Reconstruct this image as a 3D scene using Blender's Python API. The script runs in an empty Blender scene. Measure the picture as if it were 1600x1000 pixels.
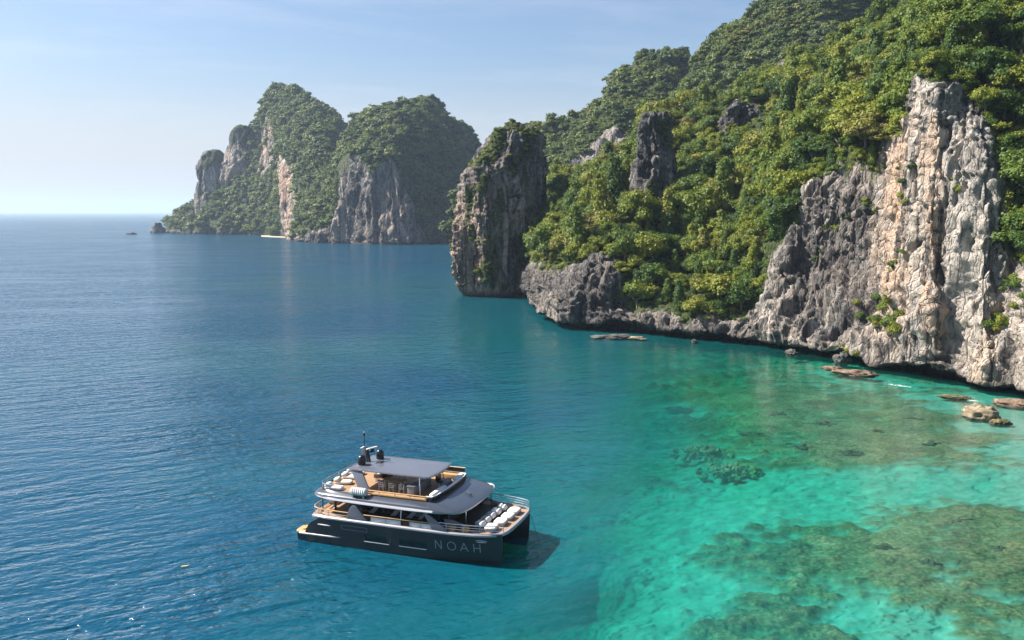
import bpy, bmesh, math, random
import numpy as np
from mathutils import Vector, Matrix
from mathutils.bvhtree import BVHTree

# ------------------------------------------------------------------ camera, sky, sun, exposure
scene = bpy.context.scene
COL = scene.collection
FPX, CAM_H, PITCH = 1400.0, 38.0, math.atan(169.0 / 1400.0)
cam_d = bpy.data.cameras.new('drone_camera')
cam_d.sensor_width = 36.0
cam_d.lens = 36.0 * FPX / 1600.0
cam_d.clip_start = 0.5
cam_d.clip_end = 90000.0
cam = bpy.data.objects.new('drone_camera', cam_d)
cam.location = (0, 0, CAM_H)
cam.rotation_euler = (math.pi / 2 - PITCH, 0, 0)
COL.objects.link(cam)
scene.camera = cam

SUN_AZ = math.radians(-77.0)      # from +Y towards +X: the sun stands left and a little beyond
SUN_EL = math.radians(44.0)
world = bpy.data.worlds.new('World')
scene.world = world
world.use_nodes = True
wn = world.node_tree
wn.nodes.clear()
w_out = wn.nodes.new('ShaderNodeOutputWorld')
w_bg = wn.nodes.new('ShaderNodeBackground')
w_sky = wn.nodes.new('ShaderNodeTexSky')
w_sky.sky_type = 'NISHITA'
w_sky.sun_disc = False
w_sky.sun_elevation = SUN_EL
w_sky.sun_rotation = SUN_AZ
w_sky.air_density = 1.0
w_sky.dust_density = 1.8
w_sky.ozone_density = 4.5
w_bg.inputs['Strength'].default_value = 0.062
w_tc = wn.nodes.new('ShaderNodeTexCoord')
w_map = wn.nodes.new('ShaderNodeMapping')
w_map.inputs['Scale'].default_value = (2.2, 2.2, 16.0)
w_nz = wn.nodes.new('ShaderNodeTexNoise')
w_nz.inputs['Scale'].default_value = 1.6
w_nz.inputs['Detail'].default_value = 6.0
w_nz.inputs['Roughness'].default_value = 0.6
w_nz.inputs['Distortion'].default_value = 0.5
w_rmp = wn.nodes.new('ShaderNodeValToRGB')
w_rmp.color_ramp.elements[0].position, w_rmp.color_ramp.elements[0].color = 0.47, (0, 0, 0, 1)
w_rmp.color_ramp.elements[1].position, w_rmp.color_ramp.elements[1].color = 0.8, (0.2, 0.2, 0.2, 1)
w_mix = wn.nodes.new('ShaderNodeMix')
w_mix.data_type = 'RGBA'
wn.links.new(w_tc.outputs['Generated'], w_map.inputs[0])
wn.links.new(w_map.outputs[0], w_nz.inputs[0])
wn.links.new(w_nz.outputs[0], w_rmp.inputs[0])
wn.links.new(w_rmp.outputs[0], w_mix.inputs[0])
wn.links.new(w_sky.outputs[0], w_mix.inputs[6])
w_mix.inputs[7].default_value = (7.5, 7.3, 7.4, 1.0)     # thin high cloud
# pale sea haze low over the horizon, the same all round
w_sep = wn.nodes.new('ShaderNodeSeparateXYZ')
w_hz = wn.nodes.new('ShaderNodeMapRange')
w_hz.interpolation_type = 'SMOOTHERSTEP'
w_hz.inputs['From Min'].default_value, w_hz.inputs['From Max'].default_value = -0.02, 0.2
w_hz.inputs['To Min'].default_value, w_hz.inputs['To Max'].default_value = 0.85, 0.0
w_mix2 = wn.nodes.new('ShaderNodeMix')
w_mix2.data_type = 'RGBA'
wn.links.new(w_tc.outputs['Generated'], w_sep.inputs[0])
wn.links.new(w_sep.outputs[2], w_hz.inputs[0])
wn.links.new(w_hz.outputs[0], w_mix2.inputs[0])
wn.links.new(w_mix.outputs[2], w_mix2.inputs[6])
w_mix2.inputs[7].default_value = (5.1, 5.0, 5.15, 1.0)
wn.links.new(w_mix2.outputs[2], w_bg.inputs[0])
wn.links.new(w_bg.outputs[0], w_out.inputs[0])

sun_d = bpy.data.lights.new('sun', 'SUN')
sun_d.energy = 5.0
sun_d.angle = math.radians(0.5)
sun_d.color = (1.0, 0.945, 0.86)
sun = bpy.data.objects.new('sun', sun_d)
sdir = Vector((math.sin(SUN_AZ) * math.cos(SUN_EL), math.cos(SUN_AZ) * math.cos(SUN_EL), math.sin(SUN_EL)))
sun.rotation_euler = sdir.to_track_quat('Z', 'Y').to_euler()
COL.objects.link(sun)

vs = scene.view_settings
vs.view_transform = 'Standard'
vs.look = 'None'
vs.gamma = 1.0
vs.use_curve_mapping = False
vs.exposure = 1.3
scene.render.engine = 'CYCLES'
cy = scene.cycles
cy.max_bounces = 6
cy.diffuse_bounces = 2
cy.glossy_bounces = 3
cy.transmission_bounces = 3
cy.transparent_max_bounces = 8
cy.volume_bounces = 0
cy.sample_clamp_indirect = 4.0
cy.sample_clamp_direct = 5.0
cy.caustics_reflective = False
cy.caustics_refractive = False
cy.use_denoising = True

R = random.Random(7)
rng = np.random.default_rng(11)

# ------------------------------------------------------------------ helpers
cp, sp = math.cos(PITCH), math.sin(PITCH)


def ray(u, v):
    a, b = (u - 800.0) / FPX, -(v - 500.0) / FPX
    return Vector((a, cp + b * sp, -sp + b * cp))


def at(u, v, Y):
    """the point that stands at distance Y ahead and shows at (u, v)"""
    d = ray(u, v)
    t = Y / d.y
    return Vector((d.x * t, Y, CAM_H + d.z * t))


def on_water(u, v, z=0.0):
    d = ray(u, v)
    t = (z - CAM_H) / d.z
    return Vector((d.x * t, d.y * t, z))


def tag(o, label=None, cat=None, group=None, kind=None):
    if label:
        o['label'] = label
    if cat:
        o['category'] = cat
    if group:
        o['group'] = group
    if kind:
        o['kind'] = kind
    return o


def obj(name, me, mats, parent=None):
    o = bpy.data.objects.new(name, me)
    COL.objects.link(o)
    if not isinstance(mats, (list, tuple)):
        mats = [mats]
    for m in mats:
        if m is not None and len(me.materials) < len(mats):
            me.materials.append(m)
    if parent is not None:
        o.parent = parent
    return o


def empty(name, loc=(0, 0, 0), rz=0.0):
    o = bpy.data.objects.new(name, None)
    COL.objects.link(o)
    o.location = loc
    o.rotation_euler = (0, 0, rz)
    return o


def np_mesh(name, co, faces, smooth=True):
    """mesh from numpy arrays; faces n x 4 or n x 3"""
    me = bpy.data.meshes.new(name)
    n, k = faces.shape
    me.vertices.add(len(co))
    me.vertices.foreach_set('co', np.ascontiguousarray(co, dtype=np.float32).ravel())
    me.loops.add(n * k)
    me.loops.foreach_set('vertex_index', np.ascontiguousarray(faces, dtype=np.int32).ravel())
    me.polygons.add(n)
    me.polygons.foreach_set('loop_start', np.arange(n, dtype=np.int32) * k)
    me.polygons.foreach_set('use_smooth', np.full(n, smooth, dtype=bool))
    me.update(calc_edges=True)
    return me


def vcol(me, name, rgb):
    a = me.attributes.new(name, 'FLOAT_COLOR', 'POINT')
    c = np.ones((len(rgb), 4), dtype=np.float32)
    c[:, :rgb.shape[1]] = rgb
    a.data.foreach_set('color', c.ravel())


# ---- gradient noise on numpy arrays
def _hash(ix, iy, iz, s):
    with np.errstate(over='ignore'):
        h = (ix.astype(np.uint32) * np.uint32(374761393) + iy.astype(np.uint32) * np.uint32(668265263)
             + iz.astype(np.uint32) * np.uint32(2147483647) + np.uint32(s) * np.uint32(974711))
        h = (h ^ (h >> np.uint32(13))) * np.uint32(1274126177)
        h ^= h >> np.uint32(16)
        h = h * np.uint32(2246822519)
        h ^= h >> np.uint32(15)
    return h


_G = np.random.default_rng(3).normal(size=(256, 3))
_G /= np.linalg.norm(_G, axis=1)[:, None]


def noise3(p, seed=0):
    p = np.asarray(p, dtype=np.float64)
    i = np.floor(p).astype(np.int64)
    f = p - i
    w = f * f * f * (f * (f * 6 - 15) + 10)
    out = 0.0
    for dx in (0, 1):
        for dy in (0, 1):
            for dz in (0, 1):
                g = _G[_hash(i[:, 0] + dx, i[:, 1] + dy, i[:, 2] + dz, seed) & np.uint32(255)]
                d = g[:, 0] * (f[:, 0] - dx) + g[:, 1] * (f[:, 1] - dy) + g[:, 2] * (f[:, 2] - dz)
                wx = w[:, 0] if dx else 1 - w[:, 0]
                wy = w[:, 1] if dy else 1 - w[:, 1]
                wz = w[:, 2] if dz else 1 - w[:, 2]
                out = out + d * wx * wy * wz
    return out * 1.5


def fbm(p, octaves=4, seed=0, gain=0.5):
    out, a = 0.0, 1.0
    for k in range(octaves):
        out = out + a * noise3(p * 2.0 ** k + 17.3 * k, seed + k)
        a *= gain
    return out


def ridged(p, octaves=3, seed=0, gain=0.5):
    out, a = 0.0, 1.0
    for k in range(octaves):
        out = out + a * (1.0 - np.abs(noise3(p * 2.0 ** k + 9.1 * k, seed + k)) * 2.0)
        a *= gain
    return out


def pchip(y, xq):
    """monotone cubic through y (n x ...) at x = 0..n-1, read at xq"""
    y = np.asarray(y, dtype=np.float64)
    n = len(y)
    d = np.diff(y, axis=0)
    m = np.zeros_like(y)
    if n > 2:
        s = d[:-1] * d[1:]
        m[1:-1] = np.where(s > 0, 2 * s / np.where(np.abs(d[:-1] + d[1:]) < 1e-12, 1e-12, d[:-1] + d[1:]), 0)
    m[0], m[-1] = d[0], d[-1]
    i = np.clip(np.floor(xq).astype(int), 0, n - 2)
    sh = (len(xq),) + (1,) * (y.ndim - 1)
    t = (xq - i).reshape(sh)
    h00, h10 = 2 * t**3 - 3 * t**2 + 1, t**3 - 2 * t**2 + t
    h01, h11 = -2 * t**3 + 3 * t**2, t**3 - t**2
    return h00 * y[i] + h10 * m[i] + h01 * y[i + 1] + h11 * m[i + 1]


def smooth_cr(y, xq):
    """Catmull-Rom through y at x = 0..n-1"""
    y = np.asarray(y, dtype=np.float64)
    n = len(y)
    m = np.zeros_like(y)
    m[1:-1] = (y[2:] - y[:-2]) / 2
    m[0], m[-1] = y[1] - y[0], y[-1] - y[-2]
    i = np.clip(np.floor(xq).astype(int), 0, n - 2)
    t = (xq - i).reshape((len(xq),) + (1,) * (y.ndim - 1))
    h00, h10 = 2 * t**3 - 3 * t**2 + 1, t**3 - 2 * t**2 + t
    h01, h11 = -2 * t**3 + 3 * t**2, t**3 - t**2
    return h00 * y[i] + h10 * m[i] + h01 * y[i + 1] + h11 * m[i + 1]


def sample_axis(ctrl, axis, step):
    """parameter values along one axis so that neighbours lie about step apart"""
    d = np.linalg.norm(np.diff(ctrl, axis=axis), axis=2)
    seg = np.percentile(d, 75, axis=1 - axis)
    out = []
    for k, s in enumerate(seg):
        n = max(2, int(math.ceil(s / step)))
        out += list(k + np.arange(n) / n)
    return np.array(out + [float(len(seg))])


def grid_faces(nu, nv, closed=False):
    a = np.arange(nu * nv).reshape(nu, nv)
    if closed:
        a = np.concatenate([a, a[:1]], axis=0)
    return np.stack([a[:-1, :-1], a[1:, :-1], a[1:, 1:], a[:-1, 1:]], axis=-1).reshape(-1, 4)


def grid_normals(g, closed=False):
    if closed:
        du = np.roll(g, -1, 0) - np.roll(g, 1, 0)
    else:
        du = np.gradient(g, axis=0)
    dv = np.gradient(g, axis=1)
    n = np.cross(du, dv)
    return n / np.maximum(np.linalg.norm(n, axis=2, keepdims=True), 1e-9)


# ------------------------------------------------------------------ materials
class NT:
    def __init__(self, name):
        self.m = bpy.data.materials.new(name)
        self.m.use_nodes = True
        self.t = self.m.node_tree
        self.t.nodes.clear()
        self.out = self.t.nodes.new('ShaderNodeOutputMaterial')

    def n(self, kind, **kw):
        nd = self.t.nodes.new('ShaderNode' + kind)
        for k, v in kw.items():
            if k.startswith('_'):
                setattr(nd, k[1:], v)
            else:
                key = int(k[1:]) if k[0] == 'i' and k[1:].isdigit() else k.replace('__', ' ')
                s = nd.inputs[key]
                if hasattr(v, 'is_output'):
                    self.t.links.new(v, s)
                else:
                    s.default_value = v
        return nd

    def link(self, a, b):
        self.t.links.new(a, b)

    def math(self, op, a, b=0.0, clamp=False):
        nd = self.n('Math', _operation=op, _use_clamp=clamp, i0=a, i1=b)
        return nd.outputs[0]

    def mix(self, fac, a, b, blend='MIX'):
        nd = self.t.nodes.new('ShaderNodeMix')
        nd.data_type = 'RGBA'
        nd.blend_type = blend
        nd.clamp_factor = True
        for key, v in ((0, fac), (6, a), (7, b)):
            s = nd.inputs[key]
            if hasattr(v, 'is_output'):
                self.t.links.new(v, s)
            else:
                s.default_value = v if key == 0 else (tuple(v) + (1.0,))[:4]
        return nd.outputs[2]

    def ramp(self, fac, stops, interp='LINEAR'):
        nd = self.t.nodes.new('ShaderNodeValToRGB')
        nd.color_ramp.interpolation = interp
        el = nd.color_ramp.elements
        while len(el) < len(stops):
            el.new(0.5)
        for e, (p, c) in zip(el, stops):
            e.position = p
            e.color = (tuple(c) + (1.0,))[:4] if isinstance(c, (tuple, list)) else (c, c, c, 1.0)
        self.t.links.new(fac, nd.inputs[0])
        return nd.outputs[0]

    def mapped(self, scale, rot=(0, 0, 0), src=None):
        if src is None:
            src = self.n('NewGeometry').outputs['Position']
        nd = self.n('Mapping', Vector=src)
        nd.inputs['Scale'].default_value = scale
        nd.inputs['Rotation'].default_value = rot
        return nd.outputs[0]

    def stretched(self, size, angle, src):
        """coordinates turned by angle about Z, then divided by size: features are size long along each turned axis"""
        nd = self.n('Mapping', _vector_type='TEXTURE', Vector=src)
        nd.inputs['Scale'].default_value = size
        nd.inputs['Rotation'].default_value = (0, 0, angle)
        return nd.outputs[0]

    def noise(self, vec, scale=1.0, detail=4.0, rough=0.55, dist=0.0):
        return self.n('TexNoise', Vector=vec, Scale=scale, Detail=detail, Roughness=rough, Distortion=dist).outputs[0]

    def surf(self, s):
        self.link(s, self.out.inputs['Surface'])
        return self.m


def plain(name, color, rough=0.5, metal=0.0, spec=0.5, grain=0.06, scale=6.0, coat=0.0, bump=0.0):
    """a material of one colour with fine uneven tone and gloss"""
    t = NT(name)
    p = t.n('TexCoord').outputs['Object']
    nz = t.noise(p, scale, 5.0, 0.6)
    lo = tuple(c * (1 - grain * 2.2) for c in color)
    hi = tuple(min(1.0, c * (1 + grain * 2.2)) for c in color)
    col = t.ramp(nz, [(0.25, lo), (0.75, hi)])
    b = t.n('BsdfPrincipled', Base__Color=col, Metallic=metal)
    rr = t.n('MapRange', Value=nz)
    dr = 0.07 if grain > 0.035 else 0.015
    rr.inputs['To Min'].default_value = max(0.02, rough - dr)
    rr.inputs['To Max'].default_value = rough + dr
    t.link(rr.outputs[0], b.inputs['Roughness'])
    b.inputs['Specular IOR Level'].default_value = spec
    b.inputs['Coat Weight'].default_value = coat
    b.inputs['Coat Roughness'].default_value = 0.05
    if bump:
        bp = t.n('Bump', Height=t.noise(p, scale * 4, 3.0), Strength=bump, Distance=0.02)
        t.link(bp.outputs[0], b.inputs['Normal'])
    return t.surf(b.outputs[0])


def rock_material(name, far=False):
    """limestone: the mask attribute holds (greenery, paleness, rust)"""
    t = NT(name)
    att = t.n('Attribute', _attribute_name='mask')
    sep = t.n('SeparateColor', Color=att.outputs['Color'])
    veg, pale, rust = sep.outputs[0], sep.outputs[1], sep.outputs[2]
    k = 0.35 if far else 1.0
    pos = t.n('NewGeometry').outputs['Position']
    streak = t.noise(t.mapped((0.55 * k, 0.55 * k, 0.035 * k), src=pos), 1.0, 5.0, 0.62, 0.6)
    fine = t.noise(t.mapped((0.9 * k, 0.9 * k, 0.3 * k), src=pos), 1.0, 7.0, 0.68, 0.5)
    broad = t.noise(t.mapped((0.07 * k, 0.07 * k, 0.03 * k), src=pos), 1.0, 4.0, 0.5, 0.5)
    grit = t.noise(t.mapped((2.2 * k, 2.2 * k, 1.5 * k), src=pos), 1.0, 6.0, 0.7)
    dark = t.ramp(fine, [(0.3, (0.028, 0.027, 0.028)), (0.5, (0.075, 0.073, 0.073)), (0.75, (0.19, 0.18, 0.172))])
    light = t.ramp(fine, [(0.25, (0.17, 0.16, 0.15)), (0.42, (0.42, 0.392, 0.35)), (0.7, (0.62, 0.58, 0.51))])
    pf = t.math('ADD', pale, t.math('MULTIPLY', t.math('SUBTRACT', broad, 0.5), 0.9))
    pf = t.math('ADD', pf, t.math('MULTIPLY', t.math('SUBTRACT', streak, 0.5), 1.3), clamp=True)
    col = t.mix(pf, dark, light)
    ws = t.noise(t.mapped((0.3 * k, 0.3 * k, 0.03 * k), (0, 0, 1.0), pos), 1.0, 5.0, 0.6, 0.8)
    col = t.mix(t.math('MULTIPLY', t.ramp(ws, [(0.56, 0.0), (0.64, 0.8)]), t.math('ADD', pale, 0.35, clamp=True)), col, (0.62, 0.58, 0.52))
    # rust and tan stain
    rf = t.math('MULTIPLY', t.ramp(t.math('ADD', t.math('MULTIPLY', streak, 0.6), t.math('MULTIPLY', broad, 0.4)), [(0.42, 0.0), (0.56, 1.3)]), rust)
    col = t.mix(t.math('MULTIPLY', rf, 0.85, clamp=True), col, t.ramp(grit, [(0.3, (0.4, 0.25, 0.16)), (0.7, (0.6, 0.43, 0.31))]))
    # black water streaks
    bs = t.noise(t.mapped((0.42 * k, 0.42 * k, 0.022 * k), src=pos), 1.0, 5.0, 0.62, 0.5)
    col = t.mix(t.ramp(bs, [(0.52, 0.0), (0.6, 0.85)]), col, (0.035, 0.034, 0.037))
    col = t.mix(t.math('MULTIPLY', t.math('SUBTRACT', 1.0, crack), 0.75), col, (0.035, 0.033, 0.032)) if False else col
    col = t.mix(t.ramp(grit, [(0.25, 0.55), (0.5, 0.0)]), col, (0.05, 0.047, 0.043))
    # moss and soil under the greenery
    vf = t.math('ADD', veg, t.math('MULTIPLY', t.math('SUBTRACT', grit, 0.5), 0.8))
    vf = t.ramp(vf, [(0.42, 0.0), (0.62, 1.0)])
    col = t.mix(vf, col, t.ramp(fine, [(0.3, (0.018, 0.03, 0.008)), (0.5, (0.045, 0.062, 0.016)), (0.75, (0.1, 0.105, 0.04))]))
    # dark tide band above the sea, with the undercut's shade painted in
    z = t.n('SeparateXYZ', Vector=pos).outputs[2]
    zz = t.math('ADD', z, t.math('MULTIPLY', t.math('SUBTRACT', fine, 0.5), 3.5))
    col = t.mix(t.ramp(t.math('MULTIPLY', zz, 0.1), [(0.12, 0.85), (0.34, 0.0)]), col, (0.045, 0.038, 0.03))
    b = t.n('BsdfPrincipled', Base__Color=col, Roughness=0.88)
    b.inputs['Specular IOR Level'].default_value = 0.25
    vor = t.n('TexVoronoi', _feature='DISTANCE_TO_EDGE', Vector=t.mapped((0.5 * k, 0.5 * k, 0.2 * k), src=t.n('VectorMath', _operation='ADD', i0=pos, i1=t.n('TexNoise', Vector=pos, Scale=0.6 * k, Detail=3.0).outputs[1]).outputs[0]), Scale=1.0).outputs['Distance']
    crack = t.ramp(vor, [(0.0, 0.0), (0.12, 1.0)])
    h = t.math('ADD', t.math('MULTIPLY', fine, 1.7), t.math('ADD', t.math('MULTIPLY', grit, 0.8), t.math('MULTIPLY', crack, 0.8)))
    bp = t.n('Bump', Height=h, Strength=0.9, Distance=0.7 / k)
    t.link(bp.outputs[0], b.inputs['Normal'])
    return t.surf(b.outputs[0])


def leaf_material(name, stops, trans=0.3):
    t = NT(name)
    rnd = t.n('ObjectInfo').outputs['Random']
    pos = t.n('NewGeometry').outputs['Position']
    loc = t.noise(pos, 0.9, 3.0, 0.6)
    wide = t.noise(pos, 0.045, 3.0, 0.5)
    f = t.math('ADD', t.math('MULTIPLY', rnd, 0.75), t.math('MULTIPLY', t.math('SUBTRACT', loc, 0.5), 0.45))
    f = t.math('ADD', f, t.math('MULTIPLY', t.math('SUBTRACT', wide, 0.38), 1.0), clamp=True)
    col = t.ramp(f, stops)
    b = t.n('BsdfPrincipled', Base__Color=col, Roughness=0.55)
    b.inputs['Specular IOR Level'].default_value = 0.3
    tr = t.n('BsdfTranslucent', Color=t.mix(0.6, col, (0.22, 0.26, 0.03), 'MIX'))
    mx = t.n('MixShader', i0=trans, i1=b.outputs[0], i2=tr.outputs[0])
    return t.surf(mx.outputs[0])


M_ROCK = rock_material('limestone')
M_ROCK_FAR = rock_material('distant_limestone', far=True)
M_LEAF = leaf_material('jungle_leaves', [(0.0, (0.025, 0.06, 0.012)), (0.25, (0.05, 0.105, 0.016)), (0.5, (0.11, 0.16, 0.016)), (0.78, (0.21, 0.225, 0.02)), (1.0, (0.2, 0.17, 0.055))])
M_LEAF_FAR = leaf_material('distant_leaves', [(0.0, (0.035, 0.07, 0.018)), (0.4, (0.075, 0.12, 0.022)), (0.8, (0.14, 0.17, 0.03)), (1.0, (0.18, 0.17, 0.05))], 0.25)
M_BARK = plain('bark', (0.2, 0.17, 0.13), 0.9, grain=0.2, scale=3.0)
# ------------------------------------------------------------------ rock and terrain sheets
SURF = {}


def displaced(base, attr, amp, seed, closed=False, k=1.0, lump=1.0):
    """push a smooth sheet out along its normals: buttresses, flutes, cracks on rock; lumps under trees"""
    nu, nv, _ = base.shape
    nrm = grid_normals(base, closed)
    p = base.reshape(-1, 3)
    veg = np.clip(attr[..., 0].reshape(-1), 0, 1)
    warp = np.stack([noise3(p / (11.0 * k), seed + 40), noise3(p / (11.0 * k), seed + 41), noise3(p / (11.0 * k), seed + 42)], axis=1)
    q = p * np.array([1, 1, 0.1]) / k + warp * 1.3
    q2 = p * np.array([1, 1, 0.36]) / k + warp * 1.0
    where = np.clip(noise3(p * np.array([1, 1, 0.5]) / (15.0 * k), seed + 50) * 1.8 + 0.72, 0, 1)   # fluted here, blocky there
    rock = 2.8 * ridged(q / 17.0, 2, seed)
    fl = 1.0 - np.abs(noise3(q / 4.2, seed + 5)) * 2
    fl2 = 1.0 - np.abs(noise3(q / 1.7, seed + 9)) * 2
    rock += where * (1.7 * fl + 0.7 * fl2) + (1 - where) * 0.9
    # blocks: pieces of the face that stand forward or fall back with sharp steps between
    cell = noise3(q2 / 6.5, seed + 11) * 2.8
    rock += (1.2 - where) * (np.floor(cell) + np.clip((cell - np.floor(cell)) * 6 - 5, 0, 1))
    cell = noise3(q2 / 2.5 + 5.5, seed + 12) * 2.4
    rock += (1.2 - where) * 0.5 * (np.floor(cell) + np.clip((cell - np.floor(cell)) * 5 - 4, 0, 1))
    # ledges and overhung breaks
    led = noise3(p * np.array([0.04, 0.04, 0.2]) / k + warp * 0.35, seed + 15) * 3
    rock += 0.8 * (led - np.floor(led)) - 3.2
    rock += 0.5 * fbm(p / (2.2 * k), 3, seed + 30, 0.6)
    crk = np.abs(noise3(p * np.array([1, 1, 0.14]) / (8.0 * k) + warp * 0.5, seed + 33))
    rock -= 2.0 * np.clip(1 - crk / 0.06, 0, 1)
    crk = np.abs(noise3(p * np.array([1, 1, 0.5]) / (5.0 * k) + warp * 0.8, seed + 35))
    rock -= 0.9 * np.clip(1 - crk / 0.05, 0, 1)
    soil = (4.2 * fbm(p / (15.0 * k), 2, seed + 20) + 1.2 * noise3(p / (5.0 * k), seed + 26)) * lump
    d = (rock * (1 - veg) + soil * veg) * amp * (np.clip((p[:, 2] - 0.5) / 5.0, 0.12, 1) if k < 1.5 else 1.0)
    return base + nrm * d.reshape(nu, nv, 1), nrm


def relief(name, cols, step, amp, mat, seed, notch=None, back=(30, 90, 160), k=1.0, lump=1.0, label=None, cat=None):
    """a landmass from sections: each section runs from the foot of the rock up to its crest; the sheet then goes on
    down the far side. cols: list of sections of (u, v, Y, veg, pale, rust)."""
    C = np.array([[list(at(c[0], c[1], c[2])) for c in col] for col in cols])
    A = np.array([[list(c[3:6]) for c in col] for col in cols], dtype=float)
    if notch:
        C[:, 0, 2] += 2.2
    foot = C[:, 0]
    tan = np.gradient(foot[:, :2], axis=0)
    inw = np.stack([-tan[:, 1], tan[:, 0]], axis=1)          # left of the direction of travel
    inw /= np.linalg.norm(inw, axis=1)[:, None]
    if (inw * (C[:, -1, :2] - foot[:, :2])).sum() < 0:
        inw = -inw
    inw3 = np.concatenate([inw, np.zeros((len(inw), 1))], axis=1)
    rows, at_rows = [], []
    lipz = foot[:, 2]
    if notch:
        for dist, z in ((notch * 0.8, -7.0), (notch, -0.3), (notch * 0.75, None)):
            r = foot + inw3 * dist
            r[:, 2] = z if z is not None else np.maximum(0.5, lipz - 0.6)
            rows.append(r)
            at_rows.append(np.concatenate([np.zeros((len(foot), 1)), A[:, 0, 1:] * 0.5], axis=1))
    else:
        r = foot + inw3 * 1.0
        r[:, 2] = -8.0
        rows.append(r)
        at_rows.append(A[:, 0])
    for j in range(C.shape[1]):
        rows.append(C[:, j])
        at_rows.append(A[:, j])
    crest = C[:, -1]
    away = crest[:, :2] / np.linalg.norm(crest[:, :2], axis=1)[:, None]      # the far side falls away from the bay
    out3 = np.concatenate([away, np.zeros((len(away), 1))], axis=1)
    for i, bd in enumerate(back):
        r = crest + out3 * bd
        r[:, 2] = crest[:, 2] * (0.93, 0.55, -0.05)[i]
        rows.append(r)
        at_rows.append(A[:, -1])
    G = np.stack(rows, axis=1)
    A = np.stack(at_rows, axis=1)
    su, sv = sample_axis(G, 0, step), sample_axis(G, 1, step)
    # the far side needs few rows
    nb = len(back)
    last = G.shape[1] - 1 - nb
    sv = np.concatenate([sv[sv <= last + 0.5], last + np.linspace(0.5, nb, 26)[1:]])
    g = smooth_cr(G, su)
    g = pchip(np.swapaxes(g, 0, 1), sv)
    g = np.swapaxes(g, 0, 1)
    a = np.swapaxes(np.stack([np.interp(su, np.arange(len(A)), A[:, j, c]) for j in range(A.shape[1]) for c in range(3)], 1).reshape(len(su), A.shape[1], 3), 0, 1)
    a = np.stack([np.stack([np.interp(sv, np.arange(a.shape[0]), a[:, i, c]) for i in range(a.shape[1])], 0) for c in range(3)], axis=-1)
    if notch:
        fl = g.copy().reshape(-1, 3)
        fl[:, 2] = 0
        z = g[..., 2].reshape(-1)
        low = np.clip(1 - z / 14.0, 0, 1) ** 1.2
        shift = (3.6 * noise3(fl / 17.0, seed + 70) + 2.0 * noise3(fl / 6.0, seed + 71)) * low
        lift = np.where(z > 0.2, (2.6 * noise3(fl / 13.0, seed + 72) + 1.3 * noise3(fl / 4.5, seed + 73) + 0.4) * np.clip(1 - np.abs(z - 3.0) / 5.0, 0, 1), 0)
        iw = np.stack([np.interp(su, np.arange(len(inw)), inw[:, c]) for c in (0, 1)], 1)
        g = g.reshape(-1, 3)
        g[:, :2] += np.repeat(iw[:, None], a.shape[1], 1).reshape(-1, 2) * shift[:, None]
        g[:, 2] += lift
        g = g.reshape(a.shape)
    # ragged edge between rock and greenery
    pn = g.reshape(-1, 3)
    ed = fbm(pn * np.array([1, 1, 0.45]) / (10.0 * k), 4, seed + 60).reshape(a.shape[:2])
    a[..., 0] = np.clip((a[..., 0] - 0.5) * 1.7 + 0.5 + ed * 0.75, 0, 1)
    n0 = grid_normals(g)
    sgn = -1.0 if n0[..., 2].sum() < 0 else 1.0
    if sgn < 0:
        g, a = g[::-1], a[::-1]
    g2, nrm = displaced(g, a, amp, seed, k=k, lump=lump)
    me = np_mesh(name, g2.reshape(-1, 3), grid_faces(g2.shape[0], g2.shape[1]))
    vcol(me, 'mask', a.reshape(-1, 3))
    o = obj(name, me, mat)
    tag(o, label, cat, kind='structure')
    SURF[o.name] = (g2, nrm, a)
    return o


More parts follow.
